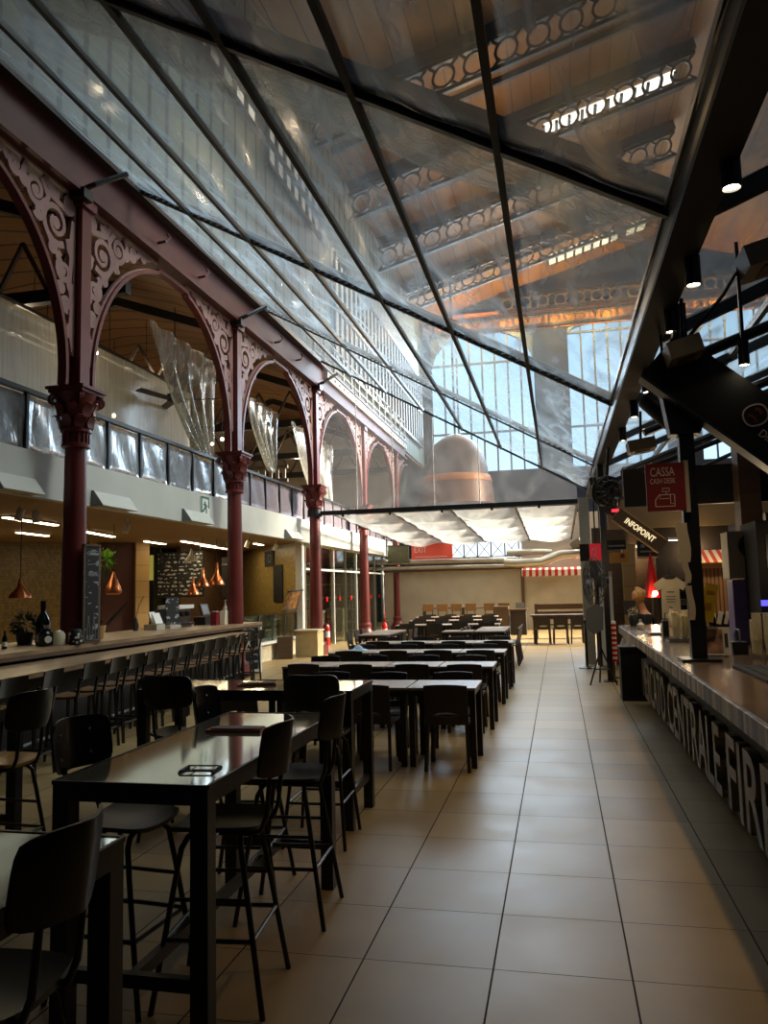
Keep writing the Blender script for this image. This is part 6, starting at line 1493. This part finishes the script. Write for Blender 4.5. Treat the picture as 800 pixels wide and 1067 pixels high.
part(t, 'lower_rail', B().box((0, 0, -.16), (.36, .06, .03)), M['lwood'])
t = thing('yellow_box_sign', 'dull yellow and red box sign near the lit ceiling strips', 'sign', (1.16, 15.6, 2.2))
part(t, 'box', B().box((0, 0, 0), (.34, .08, .2)), mat('mustard_sign', rgb(180, 130, 40), .5))
part(t, 'red_mark', B().box((.06, -.045, .03), (.08, .01, .08)), M['redsign'])
t = thing('hanging_screen', 'dark screen above the yellow box sign', 'screen', (1.12, 15.65, 2.45))
part(t, 'panel', B().box((0, 0, 0), (.36, .06, .18)), M['blackm'])
part(t, 'stripe', B().box((0, -.035, -.02), (.3, .006, .03)), M['greyp'])
t = thing('red_umbrella', 'closed red parasol with a small lamp glowing at its foot', 'umbrella', (1.62, 14.6, 1.1))
part(t, 'canvas', B().lathe([(.16, .35), (.13, .5), (.07, .8), (.02, 1.1), (.005, 1.14)], 9), M['redext'])
part(t, 'pole', B().tube([(0, 0, -1.1), (0, 0, .45)], .015), M['steel'])
part(t, 'lamp', B().sphere((.03, -.16, .42), .045), M['lamp'], 180)
t = thing('hanging_tshirt', 'cream printed T-shirt hung on display behind the counter', 't-shirt', (1.66, 12.6, 1.44))
out = [(-.10, .34), (-.05, .31), (.05, .31), (.10, .34), (.24, .24), (.19, .14), (.13, .17), (.135, -.28), (-.135, -.28), (-.13, .17), (-.19, .14), (-.24, .24)]
part(t, 'cotton', B().prism(out, lambda a, b: (a, -.02, b), lambda a, b: (a, .02, b)), M['tee'])
part(t, 'print', B().box((0, -.023, .12), (.10, .004, .02)).box((0, -.023, .05), (.14, .004, .012)).box((0, -.023, .01), (.14, .004, .012)).box((0, -.023, -.03), (.12, .004, .012)), M['greyp'])
part(t, 'hanger', B().tube([(-.12, 0, .33), (0, 0, .38), (.12, 0, .33)], .008).tube([(0, 0, .38), (0, 0, .5), (.02, 0, .52)], .006), M['black'])
t = thing('souvenir_rack', 'black rack crowded with small pale souvenirs beside the T-shirt', 'rack', (1.98, 12.9, 1.1))
part(t, 'frame', B().box((0, .1, .2), (.36, .06, .9)), M['blackm'])
for z in (-.15, .05, .25, .45): part(t, 'shelf_board', B().box((0, 0, z), (.36, .18, .015)), M['black'])
part(t, 'goods', B().box((-.08, -.02, -.09), (.14, .12, .1)).box((.09, -.02, -.1), (.12, .12, .08)).box((0, -.02, .1), (.28, .12, .09)).box((-.06, -.02, .30), (.18, .12, .09)), M['mixed'])
t = thing('kiosk_awning', 'small red and cream striped awning with rattan shade over the lit kiosk', 'awning', (2.1, 10.9, 1.9))
part(t, 'canvas', B().slab(lambda a, c: (1.80 + .48 * a, 11.3 - .4 * c, 2.12 - .17 * c), 8, 2, (0, 0, .012)), M['awn2'], world=True)
part(t, 'rattan_shade', B().slab(lambda a, c: (1.90 + .36 * a + .01 * sin(30 * a), 11.25, 1.12 + .76 * c), 30, 2, (0, .012, 0)), M['slatc'], world=True)
part(t, 'post', B().bb((1.82, 11.1, 1.0), (1.88, 11.16, 2.0)).bb((2.27, 11.1, 1.0), (2.32, 11.16, 2.0)), M['cream'], world=True)
part(t, 'header', B().bb((1.82, 11.05, 1.88), (2.32, 11.1, 1.96)), M['lwood'], world=True)
t = thing('book_rack', 'black rack of leaflets under the striped kiosk awning', 'rack', (1.98, 10.4, 1.1))
part(t, 'box', B().box((0, 0, .1), (.34, .16, .2)), M['blackm'])
part(t, 'leaflets', B().box((-.06, -.085, .16), (.05, .02, .16), Matrix.Rotation(.25, 3, 'Y')).box((.02, -.085, .16), (.04, .02, .16), Matrix.Rotation(.25, 3, 'Y')).box((-.13, -.085, .15), (.05, .02, .13)), M['paper'])
t = thing('back_counter', 'dark back counter behind the long lettered counter', 'counter', (2.0, 12, 0))
part(t, 'body', B().bb((1.94, 9.7, 0), (2.4, 12.0, 1.06)), M['dkwall'], world=True)
part(t, 'top', B().bb((1.55, 12.4, 1.02), (2.4, 13.2, 1.06)).bb((1.92, 9.65, 1.06), (2.41, 12.0, 1.09)), M['brown'], world=True)
part(t, 'body', B().bb((1.6, 12.45, 0), (2.4, 13.2, 1.02)), M['dkwall'], world=True)
simple('counter_flowers', 'pale flowers and cups crowded at the far end of the counter', 'flowers', 1.0, 11.45, [('vase', B().lathe([(.05, 0), (.07, .1), (.05, .16)], 12), M['greyst']), ('blooms', foliage(B(), (0, 0, .19), .07, 50, 21, .022), M['tee'])], 0, ZT)
simple('dark_screen_stand', 'small dark tablet stand at the far end of the counter', 'tablet', .98, 11.7, [('screen', B().box((0, 0, .25), (.16, .02, .2), Matrix.Rotation(-.2, 3, 'X')), M['black']), ('stem', B().tube([(0, .02, 0), (0, .02, .18)], .012), M['black'])], 0, ZT)
t = thing('white_side_cabinet', 'tall pale cabinet lit behind the tripod fan', 'cabinet', (1.0, 16.0, 0))
part(t, 'body', B().bb((.78, 16.2, 0), (1.05, 16.5, 1.95)), M['cream'], world=True)
part(t, 'door', B().bb((.79, 16.18, .1), (1.04, 16.2, 1.85)), M['white'], world=True)

# ------------------------------------------------------------------ the person behind the far end of the counter
def skin(verts, edges, radii, sub=2, root=0):
    me = bpy.data.meshes.new('tmp'); me.from_pydata(verts, edges, [])
    o = bpy.data.objects.new('tmp', me); COL.objects.link(o)
    m = o.modifiers.new('s', 'SKIN'); m.use_smooth_shade = True
    for i, r in enumerate(radii):
        d = me.skin_vertices[0].data[i]; d.radius = (r, r) if not isinstance(r, tuple) else r
        d.use_root = (i == root)
    s = o.modifiers.new('u', 'SUBSURF'); s.levels = sub; s.render_levels = sub
    bpy.context.view_layer.update()
    out = bpy.data.meshes.new_from_object(o.evaluated_get(bpy.context.evaluated_depsgraph_get()))
    bpy.data.objects.remove(o); bpy.data.meshes.remove(me)
    for p in out.polygons: p.use_smooth = True
    return out
def joinm(ms, name, m):
    b = bpy.data.meshes.new(name); vs = []; fs = []
    for me in ms:
        o = len(vs); vs += [tuple(v.co) for v in me.vertices]; fs += [tuple(i + o for i in p.vertices) for p in me.polygons]
    b.from_pydata(vs, [], fs); b.update(); b.materials.append(m)
    for p in b.polygons: p.use_smooth = True
    return b
PX, PY = 1.31, 12.85
t = thing('person', 'blond person in a black top seated behind the far end of the counter', 'person', (PX, PY, 0), .3)
# hip (seat .62), spine leaning towards the aisle, head bowed
vs = [(.10, .0, .66), (.07, 0, .82), (.02, -.02, 1.0), (-.03, -.03, 1.17), (-.05, -.04, 1.27), (-.08, -.05, 1.36), (-.10, -.06, 1.46),
      (-.04, .15, 1.19), (-.20, .17, 1.02), (-.225, .06, 1.20), (-.225, .02, 1.26),
      (-.04, -.20, 1.18), (-.08, -.23, .93), (-.20, -.15, .78), (-.235, -.13, .75),
      (.12, .10, .64), (-.16, .12, .60), (-.12, .12, .34), (-.06, .12, .09), (-.17, .13, .05),
      (.12, -.10, .64), (-.16, -.12, .60), (-.12, -.12, .34), (-.06, -.12, .09), (-.17, -.13, .05)]
es = [(0, 1), (1, 2), (2, 3), (3, 4), (4, 5), (5, 6), (3, 7), (7, 8), (8, 9), (9, 10), (3, 11), (11, 12), (12, 13), (13, 14), (0, 15), (15, 16), (16, 17), (17, 18), (18, 19), (0, 20), (20, 21), (21, 22), (22, 23), (23, 24)]
ra = [.13, .12, .115, .12, .06, .05, .045, .062, .045, .036, .026, .062, .045, .036, .026, .10, .075, .06, .04, .035, .10, .075, .06, .04, .035]
body = skin(vs, es, ra)
hd = B().sphere((0, 0, 0), .1, 18, 14, (.86, .78, 1.12))
for i, v in enumerate(hd.v):
    x, y, z = v
    if x < -.03 and z < -.02: x *= .96; y *= .86          # jaw
    hd.v[i] = (x, y, z)
hd.sphere((-.088, 0, -.012), .017, 8, 6, (1, .7, 1.3))   # nose
for s in (-1, 1):
    hd.sphere((.005, s * .078, -.005), .022, 8, 6, (.7, .35, 1.2)).sphere((-.078, s * .03, .018), .011, 8, 6)
hd.sphere((-.078, 0, -.052), .02, 8, 6, (.5, 1, .35))
Rh = Matrix.Rotation(-.35, 4, 'Y'); hm = hd.mesh('head', None); hm.transform(Matrix.Translation((-.135, -.06, 1.50)) @ Rh)
hands = []
for w0, ax, sd in (((-.225, .02, 1.26), (0, -.5, 1), 1), ((-.235, -.13, .75), (-1, .15, -.25), -1)):
    w0 = Vector(w0); ax = Vector(ax).normalized(); sy_ = ax.cross(Vector((1, 0, 0)) if abs(ax.x) < .6 else Vector((0, 0, 1))).normalized(); nz_ = sy_.cross(ax)
    hp = lambda a, b, c: tuple(w0 + ax * a + sy_ * b + nz_ * c)
    hands.append(skin([hp(0, 0, 0), hp(.045, 0, .006), hp(.085, 0, .006)], [(0, 1), (1, 2)], [.024, (.034, .02), (.034, .016)], 1))
    for k in range(4):
        yy = (k - 1.5) * .019; L = (.052, .062, .058, .046)[k]
        hands.append(skin([hp(.075, yy, .006), hp(.09 + L * .4, yy, .0), hp(.09 + L * .8, yy, -.014), hp(.09 + L, yy, -.03)], [(0, 1), (1, 2), (2, 3)], [.010, .009, .008, .007], 1))
    hands.append(skin([hp(.03, sd * .02, 0), hp(.055, sd * .045, -.006), hp(.085, sd * .05, -.016)], [(0, 1), (1, 2)], [.012, .010, .008], 1))
link('body', joinm([body, hm] + hands, 'body', M['skin']), t)
hr = B().slab(lambda a, c: (lambda th, ph: (.018 + .098 * cos(ph) * cos(th), .094 * cos(ph) * sin(th), .016 + .125 * sin(ph)))((a - .5) * 4.4, (-.9 + 2.47 * c)), 22, 12, (.0, 0, .006))
hr.sphere((.10, 0, .02), .05, 10, 8)
hmesh = hr.mesh('hair', M['hair'], (0, 0, 0), 180); hmesh.transform(Matrix.Translation((-.135, -.06, 1.50)) @ Rh)
link('hair', hmesh, t)
tv = [(.10, .0, .70), (.07, 0, .84), (.02, -.02, 1.0), (-.03, -.03, 1.15), (-.045, -.038, 1.235), (-.04, .15, 1.18), (-.09, .19, 1.02), (-.04, -.20, 1.17), (-.12, -.22, 1.02)]
link('top', joinm([skin(tv, [(0, 1), (1, 2), (2, 3), (3, 4), (3, 5), (5, 6), (3, 7), (7, 8)], [.145, .135, .13, .132, .075, .076, .06, .076, .06])], 'top', M['cloth']), t)
lv = [(.10, .0, .66), (.12, .10, .64), (-.16, .12, .60), (-.12, .12, .34), (-.07, .12, .13), (.12, -.10, .64), (-.16, -.12, .60), (-.12, -.12, .34), (-.07, -.12, .13)]
link('trousers', joinm([skin(lv, [(0, 1), (1, 2), (2, 3), (3, 4), (0, 5), (5, 6), (6, 7), (7, 8)], [.142, .112, .088, .07, .055, .112, .088, .07, .055])], 'trousers', M['cloth']), t)
t = thing('office_stool', 'dark stool under the seated person behind the counter', 'stool', (PX + .08, PY, 0))
part(t, 'seat', B().lathe([(.17, .52), (.18, .54), (.18, .55), (.02, .56)], 18), M['black'], 40)
part(t, 'leg', B().tube([(0, 0, .05), (0, 0, .52)], .025).lathe([(.2, 0), (.2, .02), (.03, .06)], 16), M['black'])

# ------------------------------------------------------------------ light
W = bpy.data.worlds.new('world'); SC.world = W; W.use_nodes = True
bg = W.node_tree.nodes['Background']; bg.inputs[0].default_value = (.55, .68, .85, 1); bg.inputs[1].default_value = .06
def area(name, loc, aim, sx, sy, power, col, spread=PI):
    l = bpy.data.lights.new(name, 'AREA'); l.shape = 'RECTANGLE'; l.size = sx; l.size_y = sy; l.energy = power; l.color = col; l.spread = spread
    o = bpy.data.objects.new(name, l); COL.objects.link(o); o.location = loc
    o.rotation_euler = Vector(aim).to_track_quat('-Z', 'Y').to_euler()
    return o
def spotl(name, loc, aim, power, col, size=1.2, blend=.6, r=.05):
    l = bpy.data.lights.new(name, 'SPOT'); l.energy = power; l.color = col; l.spot_size = size; l.spot_blend = blend; l.shadow_soft_size = r
    o = bpy.data.objects.new(name, l); COL.objects.link(o); o.location = loc
    o.rotation_euler = Vector(aim).to_track_quat('-Z', 'Y').to_euler()
    return o
def point(name, loc, power, col, r=.05):
    l = bpy.data.lights.new(name, 'POINT'); l.energy = power; l.color = col; l.shadow_soft_size = r
    o = bpy.data.objects.new(name, l); COL.objects.link(o); o.location = loc
    return o
WARM = (1, .70, .38)
for c, l in sp: spotl('spot_lamp', (c[0], c[1], c[2] - .01), (-.10, 0, -1), 50, WARM, 1.65, .8, .05)
spotl('spot_lamp', (1.42, 6.1, 3.28), (.3, -.6, -1), 14, WARM, 1.3, .6, .04)
# daylight: window high in the east wall, roof lights, plus an added fill
area('daylight_east', (17, 30, 12), (-1, -.20, -.46), 6, 4, 3000, (1, .93, .8), .7)
area('daylight_end', (-1, 39.4, 12), (0, -1, -.25), 11, 5, 2600, (.66, .84, 1))
area('roof_daylight_fill', (-1.5, 26, 15.5), (0, .03, -1), 9, 8, 380, (.92, .95, 1), 1.7)
area('roof_daylight_fill', (-2, 13, 15.0), (0, 0, -1), 5, 7, 130, (.86, .93, 1), 1.6)
area('roof_daylight_fill', (3, 14, 15.2), (-.78, -.05, -1), 4, 9, 520, (.9, .96, .92), 1.2)  # added fill aimed at the gallery fascia, no roof light behind it
# kitchens
for x, y, p in ((-9.3, 12.2, 14), (-11.0, 14.8, 8), (-9.9, 15.6, 12), (-9.6, 19.6, 16), (-9.6, 22.4, 14), (-7.7, 18.6, 10), (-8.4, 20.4, 14)):
    area('kitchen_lamp', (x, y, 3.03), (0, 0, -1), .2, 1.6, p, (1, .78, .45))
spotl('white_spot_lamp', (-7.52, 9.72, 2.8), (-.25, -.15, -1), 20, (1, .85, .6), 1.4)
for c, p in (((1.62, 14.4, 1.5), 8), ((1.6, 16.7, 2.3), 12), ((2.45, 15.0, 2.3), 14), ((2.05, 10.35, 2.25), 16), ((1.2, 12.0, 2.2), 8), ((1.35, 9.0, 1.85), 8), ((1.9, 6.9, 1.9), 2)):  # includes points added to brighten cups and awning, without fixtures
    point('kiosk_lamp_and_fill', c, p, (1, .72, .4))
# upstairs, then added warm fill at the lattice and the roof
for x, y, z, p in ((-9.4, 12, 6.3), (-9.6, 16, 6.8), (-9.5, 22, 6.5)) and [(-9.4, 12, 6.3, 40), (-9.6, 16.2, 6.8, 50), (-9.5, 22, 6.5, 60), (-9.5, 28, 6.5, 60)]:
    point('gallery_lamp', (x, y, z), p, (1, .8, .55), .1)
for x in (-4.5, -2, .5, 3, 5.5, 8.5): point('lattice_glow_fill', (x, 38.7, 14.9), 330, (1, .60, .2), .15)  # added points without fixtures, standing in for sunlight on the boards
for x, y in ((-1.5, 22.5), (-1.5, 27), (-1, 31.5), (2.5, 36)): point('roof_warm_fill', (x, y, 15.0), 170, (1, .66, .32), .3)  # added to warm the roof boards, no fixtures here

vs_ = SC.view_settings
SC.display_settings.display_device = 'sRGB'
vs_.view_transform = 'Standard'; vs_.look = 'None'; vs_.exposure = 0; vs_.gamma = 1; vs_.use_curve_mapping = False
cy = SC.cycles
cy.use_denoising = True; cy.max_bounces = 10; cy.diffuse_bounces = 3; cy.glossy_bounces = 4; cy.transparent_max_bounces = 24; cy.transmission_bounces = 8
cy.caustics_reflective = False; cy.caustics_refractive = False; cy.sample_clamp_indirect = 6; cy.sample_clamp_direct = 0
try: cy.denoiser = 'OPENIMAGEDENOISE'
except Exception: pass
